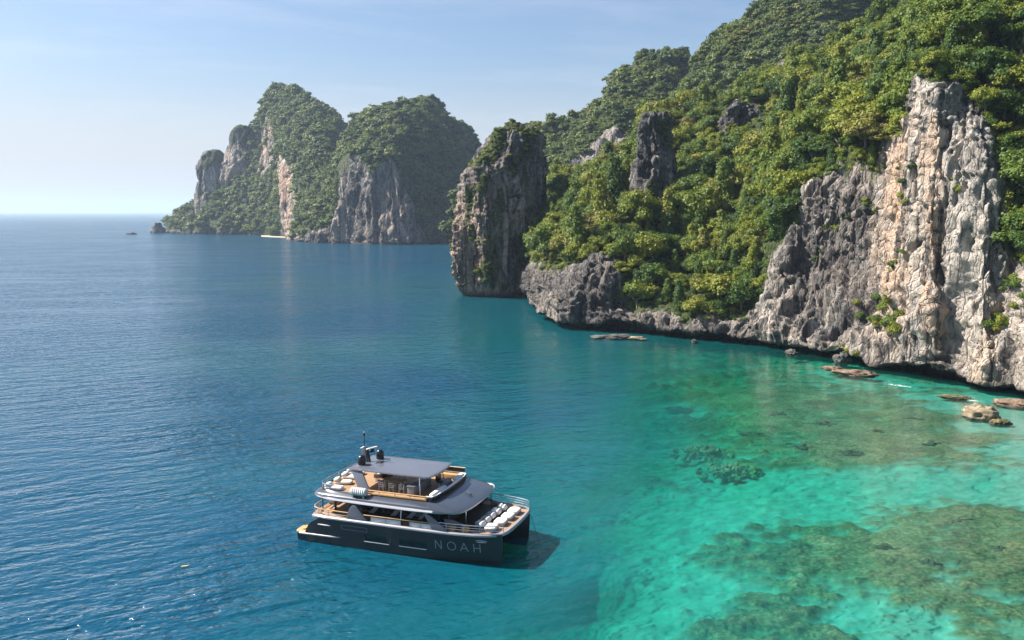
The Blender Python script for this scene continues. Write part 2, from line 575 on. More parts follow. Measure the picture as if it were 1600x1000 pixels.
def tower(name, rows, Y, step, amp, mat, seed, depth=0.9, k=1.0, attr=(0.15, 0.3, 0.1), top_veg=0.6, label=None, cat=None, power=2.4, notch=0.0, grow=0.0):
    """a free-standing rock stack; rows: (v, u_left, u_right) from foot to top"""
    n_th = 48
    ctr, hw = [], []
    for v, ul, ur in rows:
        pl, pr = at(ul, v, Y), at(ur, v, Y)
        ctr.append([(pl.x + pr.x) / 2, Y, pl.z])
        hw.append((pr.x - pl.x) / 2)
    ctr, hw = np.array(ctr), np.array(hw)
    th = np.linspace(0, 2 * np.pi, n_th, endpoint=False)
    ex = np.sign(np.cos(th)) * np.abs(np.cos(th)) ** (2 / power)
    ey = np.sign(np.sin(th)) * np.abs(np.sin(th)) ** (2 / power)
    wob = 1 + 0.1 * np.sin(2 * th + seed) + 0.07 * np.sin(3 * th + seed * 2)
    dmin = hw.max() * 0.55
    G = np.zeros((n_th, len(rows), 3))
    for j in range(len(rows)):
        hd = max(hw[j] * depth, 0.35 * dmin) if j < len(rows) - 1 else hw[j] * depth
        G[:, j, 0] = ctr[j, 0] + hw[j] * ex
        G[:, j, 1] = ctr[j, 1] + hd * ey * wob
        G[:, j, 2] = ctr[j, 2]
    low = G[:, :1].copy()
    c0 = ctr[0].copy()
    low[:, 0, :2] = c0[:2] + (low[:, 0, :2] - c0[:2]) * (1 - notch)
    low[:, 0, 2] = -0.5
    low2 = low.copy()
    low2[:, 0, 2] = -8
    cap = G[:, -1:].copy()
    cap[:, 0, :2] = ctr[-1, :2] + (cap[:, 0, :2] - ctr[-1, :2]) * 0.05
    cap[:, 0, 2] += 1.2
    G = np.concatenate([low2, low, G, cap] if notch else [low2, G, cap], axis=1)
    per = np.linalg.norm(np.diff(np.concatenate([G, G[:1]], 0), axis=0), axis=2).sum(0).max()
    nu = int(per / step)
    Gc = np.concatenate([G[-3:], G, G[:4]], axis=0)
    g = smooth_cr(Gc, 3 + np.arange(nu) / nu * n_th)
    sv = sample_axis(G, 1, step)
    g = np.swapaxes(pchip(np.swapaxes(g, 0, 1), sv), 0, 1)
    t = (g[..., 2] - ctr[0, 2]) / (ctr[-1, 2] - ctr[0, 2])
    a = np.zeros(g.shape)
    pn = g.reshape(-1, 3)
    ed = fbm(pn * np.array([1, 1, 0.35]) / (7.0 * k), 4, seed + 60).reshape(a.shape[:2])
    a[..., 0] = np.clip(attr[0] + (top_veg - attr[0]) * np.clip((t - 0.55) / 0.45, 0, 1) + ed * 0.8, 0, 1)
    a[..., 1] = np.clip(attr[1] + ed[::-1] * 0.3, 0, 1)
    a[..., 2] = attr[2] * np.clip(1.4 - 1.6 * t, 0, 1)
    g2, nrm = displaced(g, a, amp, seed, closed=True, k=k)
    if (nrm[..., 0] * (g[..., 0] - ctr[0, 0])).sum() < 0:
        g2, nrm = displaced(g[::-1], a[::-1], amp, seed, closed=True, k=k)
        a = a[::-1]
    me = np_mesh(name, g2.reshape(-1, 3), grid_faces(g2.shape[0], g2.shape[1], True))
    vcol(me, 'mask', a.reshape(-1, 3))
    o = obj(name, me, mat)
    tag(o, label, cat, kind='structure')
    SURF[o.name] = (g2, nrm, a)
    return o


def sec(*pts):
    """a section; each point (u, v, Y[, veg, pale, rust])"""
    out = []
    for p in pts:
        p = [x for e in p for x in (e if isinstance(e, tuple) else (e,))]
        out.append(p + [0.0, 0.4, 0.1][len(p) - 3:] if len(p) < 6 else p)
    return out


V = (1.0, 0.3, 0.1)      # greenery
D = (0.0, -0.18, 0.1)   # dark grey rock; on the right-facing wall its tone includes painted shade
G_ = (0.05, 0.42, 0.3)   # grey rock
L = (0.0, 0.85, 0.75)     # pale rock with tan stain
X = (0.55, 0.35, 0.2)    # scrub on rock

headland = [
    sec((780, 450, 470, *D), (785, 430, 472, *D), (800, 410, 475, *V), (812, 370, 480, *V), (826, 340, 485, *V), (840, 312, 500, *V)),
    sec((812, 455, 408, *D), (818, 436, 410, *D), (832, 400, 414, *V), (845, 360, 422, *V), (856, 330, 434, *V), (868, 305, 455, *V)),
    sec((826, 466, 372, *D), (822, 428, 374, *D), (846, 395, 385, *V), (862, 350, 398, *V), (880, 315, 415, *V), (902, 283, 450, *V)),
    sec((840, 497, 318, *G_), (846, 448, 322, *D), (880, 395, 338, *V), (910, 345, 362, *V), (935, 302, 395, *V), (958, 258, 440, *V)),
    sec((862, 511, 293, *G_), (880, 444, 297, *D), (920, 385, 322, *V), (950, 335, 350, *V), (975, 288, 385, *V), (992, 240, 430, *V)),
    sec((925, 517, 284, *D), (935, 420, 292, *D), (962, 372, 315, *V), (985, 322, 345, *V), (1003, 262, 380, *V), (1030, 200, 430, *V)),
    sec((990, 520, 278, *D), (995, 470, 283, *X), (1015, 400, 305, *V), (1035, 330, 335, *V), (1052, 260, 375, *V), (1078, 188, 430, *V)),
    sec((1080, 530, 265, *D), (1085, 497, 269, *X), (1095, 420, 292, *V), (1110, 330, 325, *V), (1125, 250, 365, *V), (1142, 172, 420, *V)),
    sec((1160, 538, 255, *D), (1165, 490, 260, *X), (1165, 400, 280, *V), (1175, 320, 310, *V), (1190, 230, 350, *V), (1210, 135, 410, *V)),
    sec((1198, 545, 248, *G_), (1216, 395, 257, (0.1, 0.3, 0.15)), (1226, 325, 268, *V), (1238, 260, 292, *V), (1256, 190, 330, *V), (1288, 100, 395, *V)),
    sec((1238, 550, 241, *G_), (1252, 400, 254, *D), (1262, 292, 262, *X), (1275, 230, 286, *V), (1292, 165, 325, *V), (1322, 88, 385, *V)),
    sec((1275, 556, 234, *G_), (1292, 400, 251, *D), (1305, 272, 256, *X), (1318, 212, 277, *V), (1334, 145, 311, *V), (1358, 72, 370, *V)),
    sec((1305, 562, 227, *G_), (1325, 400, 246, *D), (1340, 258, 251, *X), (1350, 205, 268, *V), (1364, 135, 300, *V), (1386, 50, 358, *V)),
    sec((1335, 569, 220, *G_), (1356, 400, 240, *D), (1372, 240, 246, *X), (1380, 195, 259, *V), (1392, 125, 288, *V), (1412, 34, 348, *V)),
    sec((1362, 575, 215, *G_), (1384, 400, 231, (0.0, 0.6, 0.7)), (1390, 235, 236, (0.15, 0.6, 1.0)), (1400, 180, 250, *V), (1415, 110, 276, *V), (1435, 16, 334, *V)),
    sec((1390, 581, 209, *G_), (1402, 400, 221, (-0.1, 0.95, 1.1)), (1406, 240, 226, (0.05, 0.8, 1.2)), (1420, 170, 242, *V), (1438, 90, 264, *V), (1460, -2, 312, *V)),
    sec((1425, 589, 203, *G_), (1428, 400, 214, (0.0, 0.9, 0.35)), (1432, 230, 219, (-0.1, 0.8, 0.4)), (1437, 140, 223, (0.2, 0.55, 0.2)), (1452, 105, 232, (1.3, 0.3, 0.1)), (1485, -30, 298, *V)),
    sec((1452, 595, 199, *G_), (1452, 400, 206, (0.0, 0.95, 1.2)), (1456, 225, 211, (-0.1, 0.8, 1.0)), (1460, 140, 216, (0.1, 0.5, 0.1)), (1470, 100, 226, (1.3, 0.3, 0.1)), (1502, -60, 285, *V)),
    sec((1470, 599, 199, *D), (1474, 420, 206, (0.0, 0.45, 0.2)), (1478, 230, 209, (0.0, 0.75, 0.3)), (1484, 140, 215, (0.1, 0.5, 0.1)), (1494, 100, 225, (1.3, 0.3, 0.1)), (1525, -70, 282, *V)),
    sec((1500, 604, 194, *G_), (1506, 420, 200, (0.0, 1.0, 0.2)), (1508, 240, 206, (0.0, 0.7, 0.2)), (1508, 150, 212, (0.15, 0.45, 0.1)), (1520, 108, 224, (1.3, 0.3, 0.1)), (1552, -85, 276, *V)),
    sec((1530, 609, 189, *L), (1536, 430, 195, (0.0, 0.9, 0.3)), (1540, 270, 201, (-0.1, 0.5, 0.15)), (1542, 190, 207, (0.1, 0.4, 0.1)), (1552, 140, 220, (1.3, 0.3, 0.1)), (1582, -100, 268, *V)),
    sec((1556, 614, 187, *G_), (1566, 440, 195, (0.0, 0.85, 0.7)), (1568, 310, 201, (0.1, 0.4, 0.15)), (1570, 222, 208, (0.8, 0.3, 0.1)), (1582, 110, 222, *V), (1608, -120, 260, *V)),
    sec((1578, 620, 183, *D), (1585, 450, 193, (0.05, 0.6, 0.4)), (1588, 340, 199, *V), (1595, 220, 206, *V), (1610, 100, 219, *V), (1634, -130, 256, *V)),
    sec((1600, 626, 178, *G_), (1605, 470, 186, (0.1, 0.5, 0.3)), (1612, 330, 194, *V), (1620, 220, 203, *V), (1635, 90, 217, *V), (1660, -140, 252, *V)),
    sec((1690, 655, 163, *G_), (1695, 460, 173, *G_), (1700, 300, 184, *V), (1710, 180, 195, *V), (1720, 60, 208, *V), (1745, -160, 240, *V)),
    sec((1850, 706, 142, *G_), (1850, 450, 155, *G_), (1850, 300, 168, *V), (1855, 180, 180, *V), (1865, 50, 195, *V), (1885, -180, 225, *V)),
]
relief('limestone_headland', headland, 0.62, 1.0, M_ROCK, 100, notch=10.0, back=(35, 110, 170),
       label='jungle covered limestone headland whose pale cliff rises from the green shallows', cat='headland')

tower('sea_stack', [(458, 722, 818), (430, 714, 824), (400, 710, 830), (360, 710, 836), (320, 720, 842), (280, 727, 848), (245, 743, 842), (222, 764, 838), (206, 786, 832), (200, 799, 822)],
      412, 0.5, 1.25, M_ROCK, 300, depth=0.85, attr=(0.2, 0.14, 0.9), top_veg=0.62, notch=0.16, power=2.0,
      label='steep dark rock stack standing in the sea off the headland tip', cat='sea stack')
tower('rock_pinnacle', [(345, 985, 1062), (310, 992, 1054), (270, 996, 1050), (230, 1000, 1046), (200, 1003, 1042), (182, 1010, 1040), (172, 1018, 1036)],
      344, 0.6, 1.0, M_ROCK, 350, depth=1.0, attr=(0.08, -0.15, 0.1), top_veg=0.5,
      label='narrow dark rock pinnacle rising out of the jungle slope', cat='pinnacle')
tower('rock_pinnacle', [(225, 1118, 1215), (195, 1126, 1205), (178, 1136, 1198), (166, 1150, 1188)],
      385, 0.7, 1.1, M_ROCK, 360, depth=0.6, attr=(0.05, -0.2, 0.05), top_veg=0.3,
      label='low black crag breaking the jungle skyline right of the pinnacle', cat='crag')

# the two wooded ridges behind the headland
ridge_left = [
    sec((700, 330, 800, *V), (715, 300, 810, *V), (735, 270, 830, *V), (760, 245, 850, *V), (775, 230, 900, *V)),
    sec((790, 325, 760, *V), (800, 290, 780, *V), (812, 250, 810, *V), (820, 220, 840, *V), (828, 206, 890, *V)),
    sec((850, 320, 730, *V), (855, 290, 745, *V), (862, 255, 775, *V), (868, 222, 810, *V), (875, 195, 870, *V)),
    sec((900, 315, 705, *V), (905, 280, 715, 0.26, 0.42, 0.2), (912, 240, 735, 0.26, 0.42, 0.2), (920, 205, 780, *V), (932, 176, 860, *V)),
    sec((945, 310, 690, *V), (948, 270, 700, 0.05, 0.45, 0.25), (952, 225, 715, 0.26, 0.42, 0.2), (958, 170, 755, *V), (965, 126, 845, *V)),
    sec((990, 300, 690, *V), (990, 250, 705, 0.26, 0.42, 0.2), (990, 200, 725, *V), (990, 150, 765, *V), (990, 106, 840, *V)),
    sec((1035, 300, 705, *V), (1035, 240, 720, 0.26, 0.42, 0.2), (1037, 180, 738, 0.26, 0.42, 0.2), (1038, 120, 780, *V), (1040, 85, 840, *V)),
    sec((1080, 290, 760, *V), (1078, 230, 775, *V), (1074, 170, 790, 0.26, 0.42, 0.2), (1070, 110, 815, *V), (1068, 76, 850, *V)),
    sec((1130, 280, 850, *V), (1122, 220, 860, *V), (1110, 160, 870, *V), (1100, 120, 885, *V), (1093, 104, 905, *V)),
    sec((1190, 270, 930, *V), (1180, 220, 940, *V), (1170, 170, 950, *V), (1160, 140, 960, *V), (1150, 120, 980, *V)),
]
relief('wooded_ridge', ridge_left, 2.2, 2.2, M_ROCK_FAR, 500, back=(60, 160, 260), k=2.2, lump=0.9,
       label='hazy wooded ridge with a rounded peak behind the headland', cat='ridge')
ridge_right = [
    sec((1010, 320, 640, *V), (1015, 280, 650, *V), (1022, 240, 665, *V), (1030, 205, 680, *V), (1040, 180, 700, *V)),
    sec((1060, 310, 610, *V), (1065, 250, 625, *V), (1072, 195, 645, *V), (1082, 140, 675, *V), (1095, 95, 720, *V)),
    sec((1110, 300, 590, *V), (1112, 230, 605, 0.26, 0.42, 0.2), (1118, 170, 620, 0.26, 0.42, 0.2), (1128, 110, 655, *V), (1145, 50, 715, *V)),
    sec((1160, 290, 575, *V), (1165, 215, 590, 0.26, 0.42, 0.2), (1170, 150, 605, 0.26, 0.42, 0.2), (1178, 80, 645, *V), (1192, 8, 710, *V)),
    sec((1215, 280, 565, *V), (1220, 195, 580, 0.26, 0.42, 0.2), (1225, 130, 595, 0.05, 0.45, 0.25), (1232, 50, 635, *V), (1245, -35, 705, *V)),
    sec((1265, 270, 562, *V), (1270, 180, 578, 0.05, 0.45, 0.25), (1275, 110, 592, 0.26, 0.42, 0.2), (1282, 25, 630, *V), (1300, -70, 700, *V)),
    sec((1320, 260, 580, *V), (1322, 170, 595, 0.26, 0.42, 0.2), (1325, 95, 610, *V), (1335, 10, 645, *V), (1350, -85, 705, *V)),
    sec((1400, 250, 630, *V), (1400, 160, 642, *V), (1400, 85, 655, *V), (1405, 0, 680, *V), (1415, -80, 720, *V)),
    sec((1500, 250, 690, *V), (1500, 150, 700, *V), (1500, 80, 712, *V), (1500, 0, 730, *V), (1505, -60, 760, *V)),
    sec((1650, 250, 740, *V), (1650, 150, 750, *V), (1650, 80, 760, *V), (1650, 0, 775, *V), (1655, -30, 790, *V)),
]
relief('wooded_ridge', ridge_right, 1.8, 2.0, M_ROCK_FAR, 550, back=(60, 160, 260), k=2.0, lump=0.9,
       label='tall wooded ridge running out of the top of the picture', cat='ridge')

# the island across the bay: left peak and right massif
isl_a = [
    sec((258, 364, 1660, *G_), (259, 362, 1660, *X), (260, 359, 1662, *V), (261, 356, 1664, *V), (262, 353, 1668, *V)),
    sec((275, 364, 1612, *D), (276, 357, 1615, *V), (277, 350, 1622, *V), (278, 344, 1632, *V), (280, 337, 1650, *V)),
    sec((305, 365, 1565, *D), (306, 355, 1568, *V), (308, 344, 1580, *V), (310, 332, 1605, *V), (312, 310, 1640, *V)),
    sec((345, 366, 1520, *D), (346, 354, 1524, *V), (346, 335, 1545, *V), (347, 298, 1590, *V), (348, 254, 1640, *V)),
    sec((385, 366, 1500, *X), (386, 355, 1504, *V), (386, 325, 1535, *V), (386, 270, 1590, *V), (384, 212, 1650, *V)),
    sec((415, 367, 1450, *V), (415, 350, 1458, *V), (413, 305, 1500, *V), (408, 250, 1570, (0.35, 0.4, 1.0)), (402, 192, 1660, *V)),
    sec((440, 369, 1400, *X), (438, 340, 1410, *V), (434, 290, 1440, *V), (428, 232, 1500, (0.3, 0.4, 1.0)), (420, 148, 1620, *V)),
    sec((455, 372, 1310, (0.0, 0.6, 1.3)), (452, 330, 1325, (-0.3, 0.7, 1.4)), (446, 275, 1350, (-0.1, 0.7, 1.4)), (440, 225, 1420, *V), (442, 138, 1590, *V)),
    sec((472, 375, 1240, *G_), (470, 325, 1262, *V), (466, 270, 1300, *V), (462, 215, 1370, *V), (466, 150, 1540, *V)),
    sec((495, 377, 1190, *V), (494, 320, 1220, *V), (490, 262, 1265, *V), (488, 208, 1330, *V), (494, 172, 1450, *V)),
    sec((520, 378, 1180, *V), (520, 320, 1210, *V), (518, 262, 1260, *V), (516, 215, 1330, *V), (520, 176, 1420, *V)),
    sec((545, 379, 1240, *V), (545, 320, 1270, *V), (542, 270, 1310, *V), (540, 236, 1370, *V), (538, 203, 1440, *V)),
    sec((580, 378, 1320, *V), (578, 320, 1350, *V), (572, 280, 1390, *V), (566, 262, 1430, *V), (562, 228, 1480, *V)),
]
relief('bay_island', isl_a, 3.4, 3.0, M_ROCK_FAR, 600, back=(80, 220, 330), k=3.2, lump=0.55,
       label='left peak of the island across the bay with a low wooded point', cat='island')
isl_b = [
    sec((452, 376, 1200, *G_), (456, 368, 1202, *X), (460, 358, 1210, *V), (465, 345, 1222, *V), (470, 332, 1240, *V)),
    sec((482, 378, 1135, *D), (483, 360, 1140, *V), (486, 340, 1158, *V), (491, 318, 1190, *V), (497, 292, 1230, *V)),
    sec((508, 379, 1108, *D), (510, 350, 1113, *X), (515, 322, 1130, *V), (522, 292, 1170, *V), (536, 242, 1240, *V)),
    sec((528, 380, 1090, *L), (530, 330, 1096, (0.1, 0.5, 0.6)), (534, 262, 1104, *X), (540, 232, 1170, *V), (556, 196, 1290, *V)),
    sec((555, 381, 1072, (-0.3, 0.0, 0.2)), (557, 320, 1078, (-0.3, 0.0, 0.2)), (560, 253, 1084, *X), (566, 215, 1140, *V), (576, 180, 1270, *V)),  # left part of the cliff darkened in colour to read as unlit
    sec((590, 382, 1058, (-0.3, 0.0, 0.2)), (592, 315, 1064, (-0.3, 0.0, 0.2)), (594, 250, 1070, *X), (600, 212, 1120, *V), (608, 172, 1255, *V)),
    sec((614, 383, 1050, *G_), (613, 310, 1056, (-0.2, 0.6, 1.2)), (612, 240, 1064, *X), (622, 205, 1110, *V), (632, 163, 1240, *V)),  # right part of the cliff given a sunlit warmth through the rust value
    sec((640, 383, 1050, (0.0, 0.7, 1.2)), (636, 325, 1060, (-0.2, 0.7, 1.2)), (632, 268, 1075, *V), (646, 215, 1120, *V), (655, 158, 1240, *V)),
    sec((668, 383, 1075, *X), (664, 325, 1090, *V), (662, 268, 1110, *V), (672, 215, 1150, *V), (680, 163, 1245, *V)),
    sec((705, 382, 1130, *D), (702, 325, 1140, *V), (700, 275, 1155, *V), (700, 230, 1185, *V), (702, 190, 1250, *V)),
    sec((740, 381, 1190, *D), (738, 330, 1198, *V), (735, 285, 1208, *V), (732, 245, 1225, *V), (730, 208, 1265, *V)),
    sec((790, 380, 1270, *V), (785, 335, 1276, *V), (778, 300, 1284, *V), (770, 270, 1296, *V), (762, 245, 1320, *V)),
    sec((850, 378, 1340, *V), (845, 345, 1345, *V), (835, 320, 1350, *V), (825, 300, 1356, *V), (815, 285, 1370, *V)),
]
relief('bay_island', isl_b, 2.8, 2.8, M_ROCK_FAR, 650, back=(80, 220, 330), k=2.8, lump=0.6,
       label='right massif of the island across the bay with a broad bare cliff', cat='island')
tower('rock_pinnacle', [(322, 304, 356), (300, 308, 354), (270, 310, 352), (248, 313, 350), (236, 322, 344)], 1625, 3.0, 2.0, M_ROCK_FAR, 700, k=2.6,
      attr=(0.25, 0.4, 0.3), top_veg=0.9, label='leftmost of the two rock knobs on the island shoulder', cat='pinnacle')
tower('rock_pinnacle', [(285, 344, 414), (250, 350, 408), (222, 355, 402), (205, 360, 397), (197, 368, 392)], 1630, 3.0, 2.0, M_ROCK_FAR, 720, k=2.6,
      attr=(0.2, 0.4, 0.5), top_veg=0.9, label='taller rock knob just left of the island main peak', cat='pinnacle')
# ------------------------------------------------------------------ sea and seabed
def sea_material():
    t = NT('sea_water')
    pos = t.n('NewGeometry').outputs['Position']
    # the water's own colour: clear green near the reef, blue where it is deep
    att = t.n('Attribute', _attribute_name='mask')
    sep = t.n('SeparateColor', Color=att.outputs['Color'])
    deep = sep.outputs[0]
    slick = t.noise(t.stretched((160, 46, 100), 0.12, pos), 1.0, 4.0, 0.55, 1.2)
    gust = t.noise(t.stretched((52, 20, 50), 0.4, pos), 1.0, 4.0, 0.55, 0.8)
    amp = t.math('MULTIPLY', t.ramp(slick, [(0.32, 0.4), (0.5, 1.0)]), t.ramp(gust, [(0.3, 0.6), (0.65, 1.25)]))
    amp = t.math('MULTIPLY', amp, t.math('ADD', 0.13, t.math('MULTIPLY', t.math('POWER', deep, 1.7), 0.81)))

    def height(off):
        p = t.n('VectorMath', _operation='ADD', i0=pos, i1=off).outputs[0]
        w1 = t.noise(t.stretched((9.0, 3.2, 4.0), 0.5, p), 1.0, 2.0, 0.5, 0.3)
        w2 = t.noise(t.stretched((2.1, 1.05, 1.5), 0.42, p), 1.0, 3.0, 0.5, 0.3)
        w3 = t.noise(t.stretched((1.9, 1.2, 1.5), -0.35, p), 1.0, 2.0, 0.6, 0.0)
        # crests come to an edge, troughs stay round
        crest = t.math('SUBTRACT', 1.0, t.math('ABSOLUTE', t.math('MULTIPLY', t.math('SUBTRACT', w2, 0.5), 3.2)))
        return t.math('ADD', t.math('ADD', t.math('MULTIPLY', w1, 1.1), t.math('MULTIPLY', crest, 0.1)), t.math('ADD', t.math('MULTIPLY', w2, 0.42), t.math('MULTIPLY', w3, 0.36)))
    E = 0.12
    h0, hx, hy = height((0, 0, 0)), height((E, 0, 0)), height((0, E, 0))
    sx = t.math('MULTIPLY', t.math('MULTIPLY', t.math('SUBTRACT', h0, hx), 1 / E), amp)
    sy = t.math('MULTIPLY', t.math('MULTIPLY', t.math('SUBTRACT', h0, hy), 1 / E), amp)
    cv = t.n('CombineXYZ', X=sx, Y=sy, Z=1.0)
    bp = t.n('VectorMath', _operation='NORMALIZE', i0=cv.outputs[0])
    fr = t.n('Fresnel', IOR=1.333, Normal=bp.outputs[0])
    gl = t.n('BsdfGlossy', Roughness=0.12, Normal=bp.outputs[0])
    body = t.n('BsdfDiffuse', Normal=bp.outputs[0], Color=t.mix(deep, (0.0, 0.14, 0.115), (0.002, 0.056, 0.108)))
    tr = t.n('BsdfTransparent')
    share = t.ramp(deep, [(0.0, 0.15), (0.25, 0.34), (0.55, 0.74), (1.0, 0.9)])
    m1 = t.n('MixShader', i0=share, i1=tr.outputs[0], i2=body.outputs[0])
    m2 = t.n('MixShader', i0=t.math('MINIMUM', fr.outputs[0], 0.75), i1=m1.outputs[0], i2=gl.outputs[0])
    vol = t.n('VolumeAbsorption', Color=(0.0, 0.962, 0.905, 1.0), Density=0.33)
    t.link(vol.outputs[0], t.out.inputs['Volume'])
    return t.surf(m2.outputs[0])


# depth soundings: (u, v, depth in metres, coral 0..1)
SOUND = [
    (1700, 740, 0.9, 0.1), (1560, 660, 0.5, 0.2), (1480, 625, 0.8, 0.3), (1600, 700, 0.8, 0.15), (1600, 760, 0.95, 0.0), (1500, 745, 1.25, 0.0), (1400, 745, 1.5, 0.0), (1300, 755, 2.0, 0.0),
    (1330, 690, 1.3, 1.0), (1250, 650, 1.5, 1.0), (1200, 610, 1.7, 1.0), (1420, 690, 1.0, 1.0), (1300, 620, 1.3, 0.8), (1400, 640, 1.0, 0.9), (1500, 680, 0.8, 0.8), (1480, 710, 0.9, 0.7), (1120, 600, 2.6, 0.8), (1050, 580, 4.0, 0.5),
    (1180, 700, 2.2, 0.6), (1100, 730, 3.0, 0.25), (1040, 650, 4.5, 0.4), (950, 580, 7.0, 0.2), (880, 540, 7, 0.0), (1350, 590, 1.2, 0.4), (1050, 545, 4.0, 0.5), (950, 535, 6.0, 0.4),
    (1050, 760, 3.2, 0.1), (1150, 780, 2.2, 0.0), (1250, 785, 1.9, 0.1), (1000, 850, 2.8, 0.0), (1000, 950, 2.4, 0.05), (1100, 900, 2.2, 0.0), (900, 960, 4.6, 0.05),
    (1250, 850, 2.4, 1.0), (1170, 830, 2.6, 0.7), (1320, 840, 1.9, 1.0), (1420, 850, 1.3, 1.0), (1520, 860, 1.1, 0.9), (1480, 820, 1.1, 0.8), (1550, 800, 1.0, 0.7), (1400, 880, 1.5, 1.0), (1230, 810, 2.1, 0.6),
    (1500, 900, 1.1, 0.7), (1590, 850, 0.9, 0.8), (1530, 960, 1.2, 0.7), (1450, 950, 1.5, 0.2), (1350, 930, 1.8, 0.1), (1250, 920, 2.2, 0.7), (1180, 920, 2.3, 0.6), (1150, 980, 2.6, 0.8), (1000, 985, 2.8, 0.8), (1300, 980, 2.3, 0.8), (1250, 1040, 2.6, 0.7), (1500, 1040, 1.6, 0.5), (850, 1040, 4, 0.2),
    (900, 880, 6.5, 0.1), (850, 820, 7.5, 0.0), (950, 780, 4.2, 0.0), (880, 740, 7.0, 0.0), (950, 700, 6.5, 0.0), (800, 900, 8, 0.0), (700, 960, 7.0, 0.0), (620, 1000, 8.5, 0.0), (700, 900, 11, 0.0), (600, 900, 12, 0), (500, 960, 11, 0),
    (700, 780, 12, 0), (850, 650, 11.0, 0), (780, 560, 9.5, 0), (760, 500, 8, 0), (740, 400, 9, 0), (650, 600, 16, 0), (600, 700, 15, 0), (450, 820, 15, 0), (300, 900, 17, 0), (100, 1000, 20, 0),
    (0, 800, 24, 0), (300, 650, 24, 0), (500, 500, 22, 0), (0, 500, 40, 0), (400, 400, 26, 0), (600, 395, 18, 0), (700, 390, 12, 0), (0, 380, 50, 0), (250, 372, 24, 0), (880, 620, 9.5, 0), (1000, 700, 4.6, 0.1), (700, 400, 14, 0),
]


def sound_at(x, y):
    sx, sy, sd, sc = [], [], [], []
    for u, v, d, c in SOUND:
        p = on_water(u, v)
        sx.append(p.x), sy.append(p.y), sd.append(d), sc.append(c)
    sx, sy, sd, sc = map(np.array, (sx, sy, sd, sc))
    # distances in a frame that shortens with the range, so far soundings reach further
    lx, ly = sx / sy, np.log(sy)
    qx, qy = x / np.maximum(y, 20), np.log(np.maximum(y, 20))
    num_d = np.zeros_like(x)
    num_c = np.zeros_like(x)
    den = np.zeros_like(x)
    for i in range(len(sx)):
        r2 = ((qx - lx[i]) * 1.0) ** 2 + ((qy - ly[i]) * 0.8) ** 2
        w = 1.0 / (r2 + 2.5e-4) ** 1.6
        num_d += w * np.log(sd[i])
        num_c += w * sc[i]
        den += w
    return np.exp(num_d / den), num_c / den


def water_grid(name, xs, ys):
    gx, gy = np.meshgrid(xs, ys, indexing='ij')
    return gx.ravel(), gy.ravel()


def build_sea():
    # one sheet out to the horizon, finer near the camera
    ys = np.concatenate([-np.geomspace(60000, 60, 14), np.linspace(-50, 450, 101), np.geomspace(470, 1900, 30), np.geomspace(2100, 60000, 16)])
    xs = np.concatenate([-np.geomspace(60000, 700, 16), np.linspace(-600, -160, 20)[1:], np.linspace(-150, 250, 81), np.linspace(275, 900, 18), np.geomspace(1000, 60000, 16)])
    gx, gy = np.meshgrid(xs, ys, indexing='ij')
    co = np.stack([gx.ravel(), gy.ravel(), np.zeros(gx.size)], 1)
    me = np_mesh('sea', co, grid_faces(len(xs), len(ys)))
    d, c = sound_at(co[:, 0], co[:, 1])
    far = (co[:, 1] < 25) | (np.abs(co[:, 0]) > 2000)
    deep = np.clip((np.log(d) - math.log(2.2)) / (math.log(14) - math.log(2.2)), 0, 1)
    deep = np.where((co[:, 1] < 25) & (co[:, 0] < 0), 1.0, deep)
    vcol(me, 'mask', np.stack([deep, c, c], 1))
    o = obj('sea', me, sea_material())
    tag(o, 'rippled sea turning from deep blue to clear green over the reef', 'sea', kind='structure')
    return o


def seabed_material():
    t = NT('sand_and_coral')
    att = t.n('Attribute', _attribute_name='mask')
    sep = t.n('SeparateColor', Color=att.outputs['Color'])
    coral = sep.outputs[0]
    pos = t.n('NewGeometry').outputs['Position']
    n1 = t.noise(pos, 0.5, 5.0, 0.65, 0.5)
    n2 = t.noise(pos, 2.2, 4.0, 0.6)
    sand = t.ramp(n1, [(0.3, (0.27, 0.265, 0.215)), (0.7, (0.42, 0.41, 0.34))])
    n3 = t.noise(pos, 0.16, 4.0, 0.6, 0.8)
    weed = t.ramp(t.math('ADD', t.math('MULTIPLY', n2, 0.55), t.math('MULTIPLY', n3, 0.45)), [(0.32, (0.06, 0.045, 0.022)), (0.47, (0.17, 0.115, 0.06)), (0.6, (0.36, 0.23, 0.12)), (0.72, (0.46, 0.36, 0.24))])
    col = t.mix(t.ramp(t.math('ADD', coral, t.math('MULTIPLY', t.math('SUBTRACT', n2, 0.5), 0.5)), [(0.3, 0.0), (0.72, 1.0)]), sand, weed)
    b = t.n('BsdfDiffuse', Color=col)
    return t.surf(b.outputs[0])


